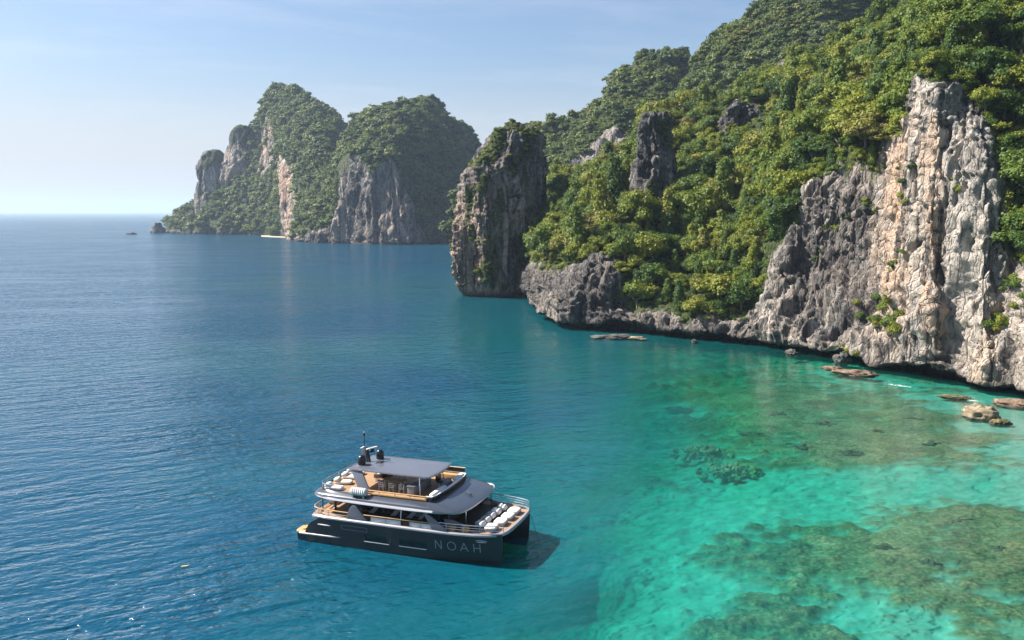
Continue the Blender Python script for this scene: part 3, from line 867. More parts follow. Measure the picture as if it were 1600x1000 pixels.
def build_seabed():
    # fine over the reef, coarse elsewhere
    ys = np.concatenate([np.linspace(-60, 62, 20)[:-1], np.geomspace(62, 300, 420), np.geomspace(305, 2500, 40), [6000, 30000]])
    ts = np.concatenate([np.linspace(-1.5, -0.35, 16)[:-1], np.linspace(-0.35, 0.72, 520), np.linspace(0.74, 1.5, 14)])
    Yg, Tg = np.meshgrid(ys, ts, indexing='ij')
    X_ = Tg * np.maximum(Yg, 62)
    x, y = X_.ravel(), Yg.ravel()
    d, c = sound_at(x, y)
    p = np.stack([x, y, np.zeros_like(x)], 1)
    big = fbm(p / np.array([14.0, 9.0, 1.0]), 4, 900)
    lump = fbm(p / np.array([3.2, 2.4, 1.0]), 4, 920)
    streaks = fbm(p / np.array([5.5, 1.5, 1.0]), 3, 940)
    patch = (c - 0.47) * 1.35 + big * 0.5 + lump * 0.3 + streaks * 0.3
    coral = np.clip(patch * 1.05 + 0.5, 0, 1)
    rise = np.clip(patch * 1.6, 0, 1) * (0.35 + 0.5 * np.abs(lump) + 0.35 * np.abs(fbm(p / 1.1, 2, 930)))
    d = d * (1 - 0.32 * np.clip(patch + 0.5, 0, 1))
    z = -d + 0.6 * np.minimum(rise * np.minimum(d * 0.6, 1.6), d * 0.85) + 0.12 * lump * np.minimum(d, 2)
    z = np.minimum(z, -0.12)
    me = np_mesh('seabed', np.stack([x, y, z], 1), grid_faces(len(ys), len(ts))[:, ::-1])
    vcol(me, 'mask', np.stack([coral, coral, coral], 1))
    o = obj('seabed', me, seabed_material())
    tag(o, 'pale sandy seabed with dark coral patches under the shallows', 'seabed', kind='structure')


build_sea()
build_seabed()
# ------------------------------------------------------------------ trees
def leaf_quads(c, nrm, size, r, fold=0.35):
    """bent leaf clumps: one quad folded along its middle at each centre"""
    n = len(c)
    jit = r.normal(size=(n, 3)) * 0.42
    nn = nrm + jit
    nn /= np.linalg.norm(nn, axis=1)[:, None]
    a = np.cross(nn, r.normal(size=(n, 3)))
    a /= np.linalg.norm(a, axis=1)[:, None]
    b = np.cross(nn, a)
    s = size * r.uniform(0.65, 1.35, (n, 1))
    q = np.stack([c - a * s - b * s * 0.7, c + a * s - b * s * 0.7 - nn * s * fold * r.uniform(0, 1, (n, 1)), c + a * s * 0.8 + b * s * 0.7, c - a * s + b * s * 0.6 - nn * s * fold], axis=1)
    return q.reshape(-1, 3), np.arange(n * 4).reshape(n, 4)


def crown_shape(seed, kind):
    """lobes (centre, radii) of a crown about 1 m in radius whose foot is at the origin, stretched later"""
    r = np.random.default_rng(seed)
    L_ = []
    if kind == 'round':
        L_.append(((0, 0, 0.95), (0.55, 0.55, 0.5)))
        for k in range(9):
            a = 2.4 * k + r.uniform(-0.3, 0.3)
            z = r.uniform(0.5, 1.25)
            rad = (0.62 if z < 1.0 else 0.42) * r.uniform(0.75, 1.15)
            s = r.uniform(0.28, 0.45)
            L_.append(((math.cos(a) * rad, math.sin(a) * rad, z), (s, s, s * 0.75)))
    elif kind == 'layered':
        for k in range(11):
            a = 2.4 * k + r.uniform(-0.4, 0.4)
            z = (0.55, 0.85, 1.12)[k % 3] + r.uniform(-0.06, 0.06)
            rad = (0.85, 0.62, 0.3)[k % 3] * r.uniform(0.6, 1.1)
            s = r.uniform(0.35, 0.52)
            L_.append(((math.cos(a) * rad, math.sin(a) * rad, z), (s, s, s * 0.42)))
    elif kind == 'draped':
        for k in range(13):
            z = 0.1 + 1.75 * k / 12
            a = 2.4 * k
            rad = 0.28 * (1 - 0.35 * z) * r.uniform(0.6, 1.3)
            s = r.uniform(0.24, 0.4) * (1.0 - 0.25 * z / 1.8)
            L_.append(((math.cos(a) * rad, math.sin(a) * rad, z), (s, s, s * 1.25)))
    elif kind == 'scrub':
        for k in range(7):
            a = 2.4 * k
            rad = 0.6 * math.sqrt((k + 0.3) / 7)
            s = r.uniform(0.3, 0.48)
            L_.append(((math.cos(a) * rad, math.sin(a) * rad, r.uniform(0.12, 0.4)), (s, s, s * 0.8)))
    return L_


def crown_mesh(seed, kind, n, size):
    r = np.random.default_rng(seed + 5)
    L_ = crown_shape(seed, kind)
    area = np.array([(rx * ry + rx * rz + ry * rz) for _, (rx, ry, rz) in L_])
    cnt = np.maximum(6, (n * area / area.sum()).astype(int))
    cs, ns = [], []
    for (c, rr), k in zip(L_, cnt):
        d = r.normal(size=(k * 2, 3))
        d /= np.linalg.norm(d, axis=1)[:, None]
        d = d[d[:, 2] > -0.55][:k]
        lump = 1 + 0.22 * noise3(d * 2.2 + seed, seed)
        p = np.array(c) + d * np.array(rr) * ((r.uniform(0.68, 1.08, (len(d), 1)) + 0.3 * r.random((len(d), 1)) ** 6) * lump[:, None])
        nn = d / np.array(rr)
        nn /= np.linalg.norm(nn, axis=1)[:, None]
        keep = np.ones(len(p), bool)
        for c2, r2 in L_:
            if c2 is not c:
                keep &= ((((p - np.array(c2)) / np.array(r2)) ** 2).sum(1) > 0.6)
        cs.append(p[keep])
        ns.append(nn[keep] * 0.8 + np.array([0, 0, 0.35]))
    v, f = leaf_quads(np.concatenate(cs), np.concatenate(ns), size, r)
    # a ragged dark inside so that the crown does not read as hollow
    vs_, fs_, off = [v], [f], len(v)
    for c, rr in L_:
        th = np.linspace(0, 2 * np.pi, 7)[:-1]
        ph = np.array([-1.0, -0.3, 0.5, 1.2])
        ring = np.stack([np.outer(np.cos(ph), np.cos(th)), np.outer(np.cos(ph), np.sin(th)), np.outer(np.sin(ph), np.ones(6))], -1).reshape(-1, 3)
        vs_.append(np.array(c) + ring * np.array(rr) * 0.7)
        a = np.arange(24).reshape(4, 6)
        b = np.concatenate([a, a[:, :1]], 1)
        fs_.append(np.stack([b[:-1, :-1], b[:-1, 1:], b[1:, 1:], b[1:, :-1]], -1).reshape(-1, 4) + off)
        off += 24
    return np.concatenate(vs_), np.concatenate(fs_)


def trunk_mesh(seed, h, kind):
    """tapered trunk with a few limbs that reach into the crown"""
    r = random.Random(seed)
    V_, F_ = [], []

    def limb(p0, p1, r0, r1, n=3, sides=5):
        p0, p1 = Vector(p0), Vector(p1)
        ax = (p1 - p0).normalized()
        s = ax.orthogonal().normalized()
        t_ = ax.cross(s)
        base = len(V_)
        for i in range(n + 1):
            f = i / n
            c = p0.lerp(p1, f) + s * (0.05 * math.sin(f * 3 + seed)) * (p1 - p0).length
            rad = r0 + (r1 - r0) * f
            for k in range(sides):
                a = 2 * math.pi * k / sides
                V_.append(tuple(c + (s * math.cos(a) + t_ * math.sin(a)) * rad))
        for i in range(n):
            for k in range(sides):
                F_.append((base + i * sides + k, base + i * sides + (k + 1) % sides, base + (i + 1) * sides + (k + 1) % sides, base + (i + 1) * sides + k))
    limb((0, 0, -0.6), (0.03, 0.02, h), 0.085, 0.05, 4)
    for k in range(5):
        a = 2.4 * k + r.uniform(-0.4, 0.4)
        reach = 0.2 if kind == 'draped' else r.uniform(0.4, 0.65)
        limb((0.03, 0.02, h * r.uniform(0.55, 0.95)), (math.cos(a) * reach, math.sin(a) * reach, h + r.uniform(0.1, 0.35)), 0.04, 0.015)
    return np.array(V_), np.array(F_)


TREE_KINDS = [('round', 21), ('round', 22), ('round', 23), ('layered', 31), ('layered', 32), ('draped', 41), ('draped', 42), ('round', 24)]
PROTO = []
for kind, s in TREE_KINDS:
    cv, cf = crown_mesh(s, kind, 1900, 0.043 if kind != 'layered' else 0.047)
    tv, tf = trunk_mesh(s, 0.5 if kind != 'draped' else 1.2, kind)
    PROTO.append((kind, cv, cf, tv, tf))
SCRUB = []
for s in (51, 52, 53):
    cv, cf = crown_mesh(s, 'scrub', 700, 0.06)
    SCRUB.append((cv, cf))
FAR = []
for s, kind in ((61, 'round'), (62, 'round'), (63, 'layered'), (64, 'scrub')):
    cv, cf = crown_mesh(s, kind, 190, 0.12)
    FAR.append((cv, cf))


def scatter_group(nm, protos):
    """node tree: the loose points of a mesh carry copies of the crowns stored in the same mesh"""
    ng = bpy.data.node_groups.new(nm, 'GeometryNodeTree')
    ng.interface.new_socket('Geometry', in_out='INPUT', socket_type='NodeSocketGeometry')
    ng.interface.new_socket('Geometry', in_out='OUTPUT', socket_type='NodeSocketGeometry')
    N, K = ng.nodes, ng.links
    gi, go = N.new('NodeGroupInput'), N.new('NodeGroupOutput')

    def attr(name, typ):
        a = N.new('GeometryNodeInputNamedAttribute')
        a.data_type = typ
        a.inputs['Name'].default_value = name
        return a.outputs['Attribute']

    def pick(val):
        c = N.new('FunctionNodeCompare')
        c.data_type = 'INT'
        c.operation = 'EQUAL'
        K.new(attr('pid', 'INT'), [s for s in c.inputs if s.type == 'INT'][0])
        [s for s in c.inputs if s.type == 'INT'][1].default_value = val
        sg = N.new('GeometryNodeSeparateGeometry')
        sg.domain = 'POINT'
        K.new(gi.outputs[0], sg.inputs['Geometry'])
        K.new(c.outputs[0], sg.inputs['Selection'])
        return sg.outputs['Selection']
    jn = N.new('GeometryNodeJoinGeometry')
    for k in range(protos):
        g2i = N.new('GeometryNodeGeometryToInstance')
        K.new(pick(k), g2i.inputs[0])
        K.new(g2i.outputs[0], jn.inputs[0])
    iop = N.new('GeometryNodeInstanceOnPoints')
    K.new(pick(-1), iop.inputs['Points'])
    K.new(jn.outputs[0], iop.inputs['Instance'])
    iop.inputs['Pick Instance'].default_value = True
    K.new(attr('pick', 'INT'), iop.inputs['Instance Index'])
    K.new(attr('rot', 'FLOAT_VECTOR'), iop.inputs['Rotation'])
    K.new(attr('size', 'FLOAT_VECTOR'), iop.inputs['Scale'])
    K.new(iop.outputs[0], go.inputs[0])
    return ng


def scatter(name, protos, pts, size, rot, pick, mat, label, cat):
    """one object that stands for greenery nobody could count"""
    vs_, fs_, pid, off = [], [], [], 0
    for k, (v, f) in enumerate(protos):
        vs_.append(v)
        fs_.append(f + off)
        off += len(v)
        pid += [k] * len(v)
    n = len(pts)
    co = np.concatenate(vs_ + [pts])
    me = np_mesh(name, co, np.concatenate(fs_), smooth=False)
    m0 = len(co) - n
    a = me.attributes.new('pid', 'INT', 'POINT')
    a.data.foreach_set('value', np.array(pid + [-1] * n, dtype=np.int32))
    a = me.attributes.new('pick', 'INT', 'POINT')
    a.data.foreach_set('value', np.concatenate([np.zeros(m0), pick]).astype(np.int32))
    for nm, val in (('rot', rot), ('size', size)):
        a = me.attributes.new(nm, 'FLOAT_VECTOR', 'POINT')
        a.data.foreach_set('vector', np.concatenate([np.zeros((m0, 3)), val]).astype(np.float32).ravel())
    o = obj(name, me, mat)
    md = o.modifiers.new('scatter', 'NODES')
    md.node_group = scatter_group(name, len(protos))
    tag(o, label, cat, kind='stuff')
    return o


def spots(surf, spacing, veg_min, seed, nz_min=-0.2, zmin=3.0):
    """points on a sheet where things grow, about spacing apart"""
    g, n, a = SURF[surf]
    nrm = grid_normals(g)
    if (nrm * n).sum() < 0:
        nrm = -nrm
    p, q, vg = g[:-1, :-1].reshape(-1, 3), nrm[:-1, :-1].reshape(-1, 3), a[:-1, :-1, 0].reshape(-1)
    du, dv = g[1:, :-1] - g[:-1, :-1], g[:-1, 1:] - g[:-1, :-1]
    ar = np.linalg.norm(np.cross(du, dv), axis=2).reshape(-1)
    r = np.random.default_rng(seed)
    ok = (vg > veg_min) & (p[:, 2] > zmin) & (q[:, 2] > nz_min)
    pr = np.where(ok, ar * 2.2 / spacing ** 2, 0) * np.clip(0.55 + vg * 0.45, 0, 1)
    idx = np.nonzero(r.random(len(p)) < pr)[0]
    r.shuffle(idx)
    # thin out by a hashed grid
    kept, cell = [], {}
    h = spacing * 0.72
    for i in idx:
        c = tuple((p[i] / h).astype(int))
        if c in cell:
            continue
        cell[c] = 1
        kept.append(i)
    kept = np.array(kept)
    return p[kept] + (du.reshape(-1, 3)[kept] + dv.reshape(-1, 3)[kept]) * r.random((len(kept), 1)) * 0.5, q[kept]


def bvh_of(names):
    vs_, fs_, off = [], [], 0
    for nm in names:
        g = SURF[nm][0]
        closed = nm in ('sea_stack',)
        vs_ += [tuple(x) for x in g.reshape(-1, 3)]
        fs_ += [tuple(x) for x in (grid_faces(g.shape[0], g.shape[1], closed) + off)]
        off += g.shape[0] * g.shape[1]
    return BVHTree.FromPolygons(vs_, fs_)


def to_px(p):
    d = Vector(p) - Vector((0, 0, CAM_H))
    y, z = d.y * cp - d.z * sp, d.y * sp + d.z * cp
    return (800 + FPX * d.x / y, 500 - FPX * z / y, y) if y > 0.1 else (-9999, -9999, y)


EYE = Vector((0, 0, CAM_H))
NEAR_BVH = bvh_of(['limestone_headland', 'sea_stack'])


def seen(p):
    p = Vector(p)
    d = p - EYE
    hit = NEAR_BVH.ray_cast(EYE, d.normalized(), d.length - 0.8)
    return hit[0] is None


KIND_WORDS = {'round': 'round-crowned jungle tree', 'layered': 'spreading flat-boughed jungle tree', 'draped': 'tall creeper-draped jungle tree'}


def zone(u, v):
    if v > 400 and u < 1215:
        return 'low on the slope above the dark shore rocks'
    if u < 955:
        return 'on the slope right beside the sea stack'
    if u < 1085:
        return 'around the narrow rock pinnacle'
    if u < 1225:
        return 'in the gully to the right of the pinnacle'
    if v < 130 and u < 1440:
        return 'on the skyline crest left of the pale cliff'
    if u < 1400:
        return 'on the slope above the dark grey wall'
    return 'above the pale cliff' if u < 1535 else 'to the right of the pale cliff'


def build_headland_forest():
    tp, tn = spots('limestone_headland', 6.2, 0.62, 71, nz_min=-0.1, zmin=6)
    sp_, sn = spots('sea_stack', 4.5, 0.72, 72, nz_min=0.05, zmin=20)
    r = np.random.default_rng(73)
    rows = []
    for p, nr in zip(tp, tn):
        u, v, y = to_px(p)
        if (982 < u < 1052 and 180 < v < 345 and y < 362) or (1120 < u < 1208 and 168 < v < 232 and y < 400):
            continue      # bare rock stands here
        if not (-80 < u < 1700 and -80 < v < 760):
            rows.append((p, nr, False, y, u, v))
            continue
        top = Vector(p) + Vector((0, 0, 5.0))
        rows.append((p, nr, seen(top) or seen(Vector(p) + Vector(nr) * 3.0), y, u, v))
    protos = []
    for i, (kind, cv, cf, tv, tf) in enumerate(PROTO):
        cm = np_mesh('crown', cv, cf, smooth=False)
        cm.materials.append(M_LEAF)
        tm = np_mesh('trunk', tv, tf)
        tm.materials.append(M_BARK)
        protos.append((kind, cm, tm))
    inst = []
    for p, nr, vis, y, u, v in rows:
        steep = 1 - max(0.0, nr[2])
        # drapes hang in the shaded gully below the pinnacle, spreading trees stand on the crests
        w = [1, 1, 1, 0.45, 0.45, 0.35, 0.35, 1]
        if 1030 < u < 1260 and 180 < v < 420:
            w[5] = w[6] = 1.6
        if u > 1250 and v < 330:
            w[3] = w[4] = 0.9
        w = np.array(w)
        k = int(r.choice(8, p=w / w.sum()))
        s = min(8.2, max(2.3, 4.2 * math.exp(r.normal() * 0.36)))
        hz_ = r.uniform(0.85, 1.25)
        lean = Vector((nr[0], nr[1], 0)) * 0.28 * steep
        inst.append((p, k, s, hz_, r.uniform(0, 6.28), lean, vis, s / y * (1 if vis else 0)))
    order = sorted(range(len(inst)), key=lambda i: -inst[i][7])
    shown = [i for i in order if inst[i][6] and -20 < rows[i][4] < 1620 and rows[i][5] > -40]
    single = set(shown[:290])
    for i in sorted(single):
        p, k, s, hh, rz, lean, vis, _ = inst[i]
        kind, cm, tm = protos[k]
        e = empty('jungle_tree', Vector(p) - Vector((0, 0, 0.5)), rz)
        e.rotation_euler = (-lean.y * 0.8, lean.x * 0.8, rz)
        e.scale = (s, s, s * hh)
        tag(e, ('large ' if s > 5.0 else 'small ' if s < 3.5 else 'mid-sized ') + KIND_WORDS[kind] + ' ' + zone(rows[i][4], rows[i][5]), 'tree', 'jungle trees on the headland slope')
        for nm, me in (('trunk', tm), ('crown', cm)):
            c = bpy.data.objects.new(nm, me)
            COL.objects.link(c)
            c.parent = e
    rest = [i for i in range(len(inst)) if i not in single]
    if rest:
        pr = []
        for kind, cv, cf, tv, tf in PROTO:
            pr.append((cv, cf))
        scatter('headland_forest', pr, np.array([inst[i][0] for i in rest]) - np.array([0, 0, 0.5]),
                np.array([(inst[i][2], inst[i][2], inst[i][2] * inst[i][3]) for i in rest]),
                np.array([(-inst[i][5].y * 0.8, inst[i][5].x * 0.8, inst[i][4]) for i in rest]),
                np.array([inst[i][1] for i in rest]), M_LEAF, 'rest of the dense jungle covering the headland', 'forest')
    print('TREES', len(inst), 'visible', len(shown))
    # low growth that fills the gaps between the trees and clings to the stack and the cliffs
    for surf, spc, vm, size, nzm in (('limestone_headland', 3.0, 0.45, (0.9, 2.0), -0.45), ('sea_stack', 2.4, 0.5, (0.8, 1.9), -0.3),
                                     ('rock_pinnacle', 2.2, 0.42, (0.7, 1.7), -0.2), ('rock_pinnacle.001', 2.6, 0.4, (0.8, 2.0), -0.2)):
        if not spc:
            continue
        p, n_ = spots(surf, spc, vm, 80, nz_min=nzm, zmin=5)
        s = r.uniform(size[0], size[1], len(p))
        scatter('undergrowth', SCRUB, p - n_ * 0.3, np.stack([s, s, s * r.uniform(0.8, 1.3, len(p))], 1),
                np.stack([-n_[:, 1] * 0.45, n_[:, 0] * 0.45, r.uniform(0, 6.28, len(p))], 1), r.integers(0, 3, len(p)), M_LEAF,
                {'limestone_headland': 'low creepers and shrubs filling the slope between the jungle trees', 'sea_stack': 'shrubs and creepers clinging to the dark sea stack',
                 'rock_pinnacle': 'shrubs clinging to the narrow dark pinnacle', 'rock_pinnacle.001': 'shrubs clinging to the low black crag'}[surf], 'undergrowth')


def far_forest(name, surf, spacing, size, label, seed, vm=0.55):
    p, n_ = spots(surf, spacing, vm, seed, nz_min=-0.35, zmin=3)
    r = np.random.default_rng(seed)
    mid = (size[0] + size[1]) / 2
    grove = np.exp(0.45 * noise3(p / (mid * 6.0), seed))
    s = np.clip(mid * 0.88 * grove * np.exp(r.normal(size=len(p)) * 0.3), size[0] * 0.55, size[1] * 1.5)
    keep = fbm(p / (mid * 5.0), 3, seed + 3) > -0.42
    p, n_, s = p[keep], n_[keep], s[keep]
    scatter(name, FAR, p - n_ * 0.6, np.stack([s, s, s * r.uniform(0.85, 1.25, len(p))], 1),
            np.stack([-n_[:, 1] * 0.3, n_[:, 0] * 0.3, r.uniform(0, 6.28, len(p))], 1), r.choice(4, len(p), p=[0.35, 0.35, 0.08, 0.22]), M_LEAF_FAR, label, 'forest')
    print(name, len(p))


build_headland_forest()
far_forest('ridge_forest', 'wooded_ridge', 5.2, (2.8, 5.0), 'trees covering the hazy ridge with the rounded peak', 91)
far_forest('ridge_forest', 'wooded_ridge.001', 4.8, (2.6, 4.8), 'trees covering the tall ridge above the headland', 92)
far_forest('island_forest', 'bay_island', 8.0, (4.5, 8.0), 'trees covering the left peak of the island across the bay', 93)
far_forest('island_forest', 'bay_island.001', 7.0, (4.0, 7.0), 'trees covering the right massif of the island across the bay', 94)
# ------------------------------------------------------------------ the catamaran
YX, YY, YH, YS = -11.6, 101.77, -0.3466, 1.10


class MB:
    """collects shapes; build() links them as one mesh"""

    def __init__(self):
        self.v, self.f = [], []

    def add(self, verts, faces):
        o = len(self.v)
        self.v += [tuple(p) for p in verts]
        self.f += [tuple(i + o for i in f) for f in faces]
        return self

    def box(self, c, s, rz=0.0, ry=0.0, taper=1.0):
        hx, hy, hz_ = s[0] / 2, s[1] / 2, s[2] / 2
        m = Matrix.Rotation(rz, 4, 'Z') @ Matrix.Rotation(ry, 4, 'Y')
        vs_ = []
        for z in (-hz_, hz_):
            k = taper if z > 0 else 1.0
            for x, y in ((-hx, -hy), (hx, -hy), (hx, hy), (-hx, hy)):
                vs_.append(Vector(c) + m @ Vector((x * k, y * k, z)))
        return self.add(vs_, [(3, 2, 1, 0), (4, 5, 6, 7), (0, 1, 5, 4), (1, 2, 6, 5), (2, 3, 7, 6), (3, 0, 4, 7)])

    def loft(self, rings, cap=True, closed=True):
        n = len(rings[0])
        vs_ = [p for r_ in rings for p in r_]
        fs_ = []
        for i in range(len(rings) - 1):
            for k in range(n if closed else n - 1):
                a, b = i * n + k, i * n + (k + 1) % n
                fs_.append((a, b, b + n, a + n))
        if cap:
            fs_.append(tuple(range(n))[::-1])
            fs_.append(tuple(range((len(rings) - 1) * n, len(rings) * n)))
        return self.add(vs_, fs_)

    def prism(self, poly, z0, z1):
        return self.loft([[(x, y, z0) for x, y in poly], [(x, y, z1) for x, y in poly]])

    def plate(self, poly_xz, y0, y1):
        return self.loft([[(x, y0, z) for x, z in poly_xz], [(x, y1, z) for x, z in poly_xz]])

    def tube(self, pts, r, sides=6, closed=False):
        pts = [Vector(p) for p in pts]
        rings = []
        n = len(pts)
        for i, p in enumerate(pts):
            a = pts[(i - 1) % n] if closed or i > 0 else p
            b = pts[(i + 1) % n] if closed or i < n - 1 else p
            ax = (b - a).normalized()
            s = ax.cross(Vector((0, 0, 1)))
            s = s.normalized() if s.length > 1e-3 else Vector((1, 0, 0))
            t_ = s.cross(ax)
            rr = r[i] if isinstance(r, (list, tuple)) else r
            rings.append([p + (s * math.cos(2 * math.pi * k / sides) + t_ * math.sin(2 * math.pi * k / sides)) * rr for k in range(sides)])
        if closed:
            rings.append(rings[0])
        return self.loft(rings, cap=not closed)

    def lathe(self, c, prof, sides=14, axis='Z'):
        rings = []
        for rad, h in prof:
            ring = []
            for k in range(sides):
                a = 2 * math.pi * k / sides
                p = (rad * math.cos(a), rad * math.sin(a), h)
                if axis == 'X':
                    p = (p[2], p[0], p[1])
                ring.append(Vector(c) + Vector(p))
            rings.append(ring)
        return self.loft(rings)

    def pillow(self, c, s, rz=0.0, ry=0.0, seed=0, n=7, soft=0.3):
        """a stuffed cushion: rounded block with soft corners and slight dents"""
        m = Matrix.Rotation(rz, 4, 'Z') @ Matrix.Rotation(ry, 4, 'Y')
        rr = random.Random(seed)
        ph = rr.uniform(0, 6)
        rings = []
        for i in range(n * 2 - 1):
            th = -math.pi / 2 + math.pi * i / (n * 2 - 2)
            cz, sz = max(0.001, math.cos(th)) ** soft, math.copysign(abs(math.sin(th)) ** 0.7, math.sin(th))
            ring = []
            for k in range(20):
                a = 2 * math.pi * k / 20
                x = math.copysign(abs(math.cos(a)) ** 0.38, math.cos(a))
                y = math.copysign(abs(math.sin(a)) ** 0.38, math.sin(a))
                w = 1 + 0.02 * math.sin(3 * a + ph)
                dz = 0.05 * math.sin(2.2 * x + ph) * math.cos(2.7 * y + ph)
                ring.append(Vector(c) + m @ Vector((x * cz * w * s[0] / 2, y * cz * w * s[1] / 2, (sz + dz) * s[2] / 2)))
            rings.append(ring)
        return self.loft(rings)

    def build(self, name, mat, parent=None, bevel=0.0, angle=38, smooth=True):
        me = bpy.data.meshes.new(name)
        me.from_pydata(self.v, [], self.f)
        bm = bmesh.new()
        bm.from_mesh(me)
        bmesh.ops.recalc_face_normals(bm, faces=bm.faces)
        if bevel:
            ed = [e for e in bm.edges if len(e.link_faces) == 2 and e.calc_face_angle(0) > 0.6]
            bmesh.ops.bevel(bm, geom=ed, offset=bevel, segments=2, affect='EDGES', profile=0.6, clamp_overlap=True)
        bm.to_mesh(me)
        bm.free()
        if smooth:
            me.polygons.foreach_set('use_smooth', np.ones(len(me.polygons), dtype=bool))
            me.set_sharp_from_angle(angle=math.radians(angle))
        return obj(name, me, mat, parent)


def teak_material(name, base, lines=True):
    t = NT(name)
    p = t.n('TexCoord').outputs['Object']
    g = t.noise(t.mapped((1.2, 14.0, 14.0), src=p), 1.0, 5.0, 0.65)
    col = t.ramp(g, [(0.25, tuple(c * 0.62 for c in base)), (0.7, tuple(min(1, c * 1.25) for c in base))])
    if lines:
        w = t.n('TexWave', _wave_type='BANDS', _bands_direction='Y', Vector=p, Scale=2.2, Distortion=0.0)
        col = t.mix(t.ramp(w.outputs[0], [(0.02, 0.75), (0.1, 0.0)]), col, (0.05, 0.03, 0.02))
    b = t.n('BsdfPrincipled', Base__Color=col, Roughness=0.6)
    return t.surf(b.outputs[0])


def hull_material():
    t = NT('black_hull_paint')
    p = t.n('TexCoord').outputs['Object']
    z = t.n('SeparateXYZ', Vector=p).outputs[2]
    nz = t.noise(t.mapped((0.7, 0.7, 2.5), src=p), 1.0, 5.0, 0.6)
    col = t.ramp(nz, [(0.3, (0.014, 0.018, 0.021)), (0.7, (0.023, 0.028, 0.032))])
    zz = t.math('ADD', z, t.math('MULTIPLY', t.math('SUBTRACT', nz, 0.5), 0.3))
    col = t.mix(t.ramp(t.math('ADD', t.math('MULTIPLY', zz, 0.5), 0.5), [(0.5, 0.8), (0.62, 0.0)]), col, (0.02, 0.024, 0.02))
    b = t.n('BsdfPrincipled', Base__Color=col, Roughness=0.3)
    b.inputs['Coat Weight'].default_value = 0.1
    b.inputs['Coat Roughness'].default_value = 0.08
    return t.surf(b.outputs[0])


M_HULL = hull_material()
M_BOTTOM = plain('antifouling', (0.012, 0.014, 0.018), 0.6)
M_GREY = plain('grey_metallic_paint', (0.3, 0.295, 0.32), 0.32, 0.25, coat=0.3, grain=0.03, scale=0.8)
M_FLANK = plain('pale_grey_paint', (0.42, 0.41, 0.43), 0.35, 0.15, coat=0.3, grain=0.02, scale=0.8)
M_ROOF = plain('slate_roof_paint', (0.125, 0.13, 0.155), 0.3, 0.2, coat=0.35, grain=0.025, scale=0.6)
M_BROW = plain('dark_slate_paint', (0.045, 0.055, 0.075), 0.28, 0.1, coat=0.4, grain=0.02, scale=0.6)
M_BLACK = plain('black_gloss', (0.012, 0.013, 0.016), 0.25)
M_DARKIN = plain('dark_walnut', (0.05, 0.028, 0.016), 0.55, grain=0.15, scale=2.0)
M_GLASS = plain('tinted_glass', (0.008, 0.01, 0.012), 0.06, spec=0.7, grain=0.02)
M_TEAK = teak_material('teak_deck', (0.36, 0.215, 0.115))
M_TEAKRAIL = teak_material('teak_rail', (0.46, 0.27, 0.11), False)
M_STEEL = plain('polished_steel', (0.62, 0.62, 0.63), 0.22, 0.9, grain=0.02)
M_WHITE = plain('white_canvas', (0.64, 0.62, 0.58), 0.85, grain=0.05, scale=5.0, bump=0.25)
M_CREAM = plain('cream_canvas', (0.66, 0.58, 0.46), 0.85, grain=0.06, scale=5.0, bump=0.25)
M_GREYCUSH = plain('grey_canvas', (0.2, 0.21, 0.25), 0.85, grain=0.06, scale=5.0, bump=0.25)
M_GREYSOFA = plain('grey_moulding', (0.22, 0.22, 0.23), 0.5)
M_WHITEPAINT = plain('white_gelcoat', (0.66, 0.65, 0.63), 0.35, grain=0.02)
M_LETTER = plain('grey_lettering', (0.29, 0.33, 0.345), 0.35, grain=0.02)
M_MUSTARD = plain('mustard_canvas', (0.42, 0.25, 0.05), 0.8)
M_ORANGE = plain('orange_canvas', (0.62, 0.3, 0.06), 0.8)
M_PALEGLASS = plain('smoked_screen', (0.03, 0.032, 0.035), 0.08, spec=0.6)

YACHT = empty('catamaran', (YX, YY, 0), YH)
YACHT.scale = (YS, YS, YS)
tag(YACHT, 'black power catamaran with a grey hardtop anchored at the edge of the shallows', 'yacht')
YM = Matrix.Translation((YX, YY, 0)) @ Matrix.Rotation(YH, 4, 'Z') @ Matrix.Scale(YS, 4)


def deck_thing(name, x, y, z, rz, label, cat, group=None):
    e = empty(name, YM @ Vector((x, y, z)), YH + rz)
    e.scale = (YS, YS, YS)
    return tag(e, label, cat, group)


def mirrored(half):
    """closed outline from its port half, from the stern round the bow and back"""
    return half + [(x, -y) for x, y in half[::-1] if abs(y) > 1e-6]


HST = [  # x, deck z, deck outer, waterline outer, inner
    (-11.35, 0.62, 4.75, 4.7, 3.2), (-11.2, 0.74, 5.0, 4.85, 3.0), (-10.25, 0.8, 5.1, 4.95, 2.9), (-10.05, 1.25, 5.12, 4.97, 2.9), (-9.75, 1.8, 5.18, 5.0, 2.9),
    (-9.3, 2.3, 5.24, 5.02, 2.9), (-8.6, 2.66, 5.3, 5.05, 2.9), (-7.5, 2.86, 5.38, 5.08, 2.9), (-5, 2.92, 5.43, 5.1, 2.9), (0, 2.95, 5.45, 5.1, 2.9),
    (4, 2.98, 5.43, 5.03, 2.95), (7, 3.02, 5.32, 4.85, 3.1), (9, 3.08, 5.12, 4.62, 3.35), (10.4, 3.12, 4.85, 4.4, 3.65), (11.3, 3.15, 4.58, 4.27, 3.95), (11.72, 3.16, 4.32, 4.16, 4.08)]


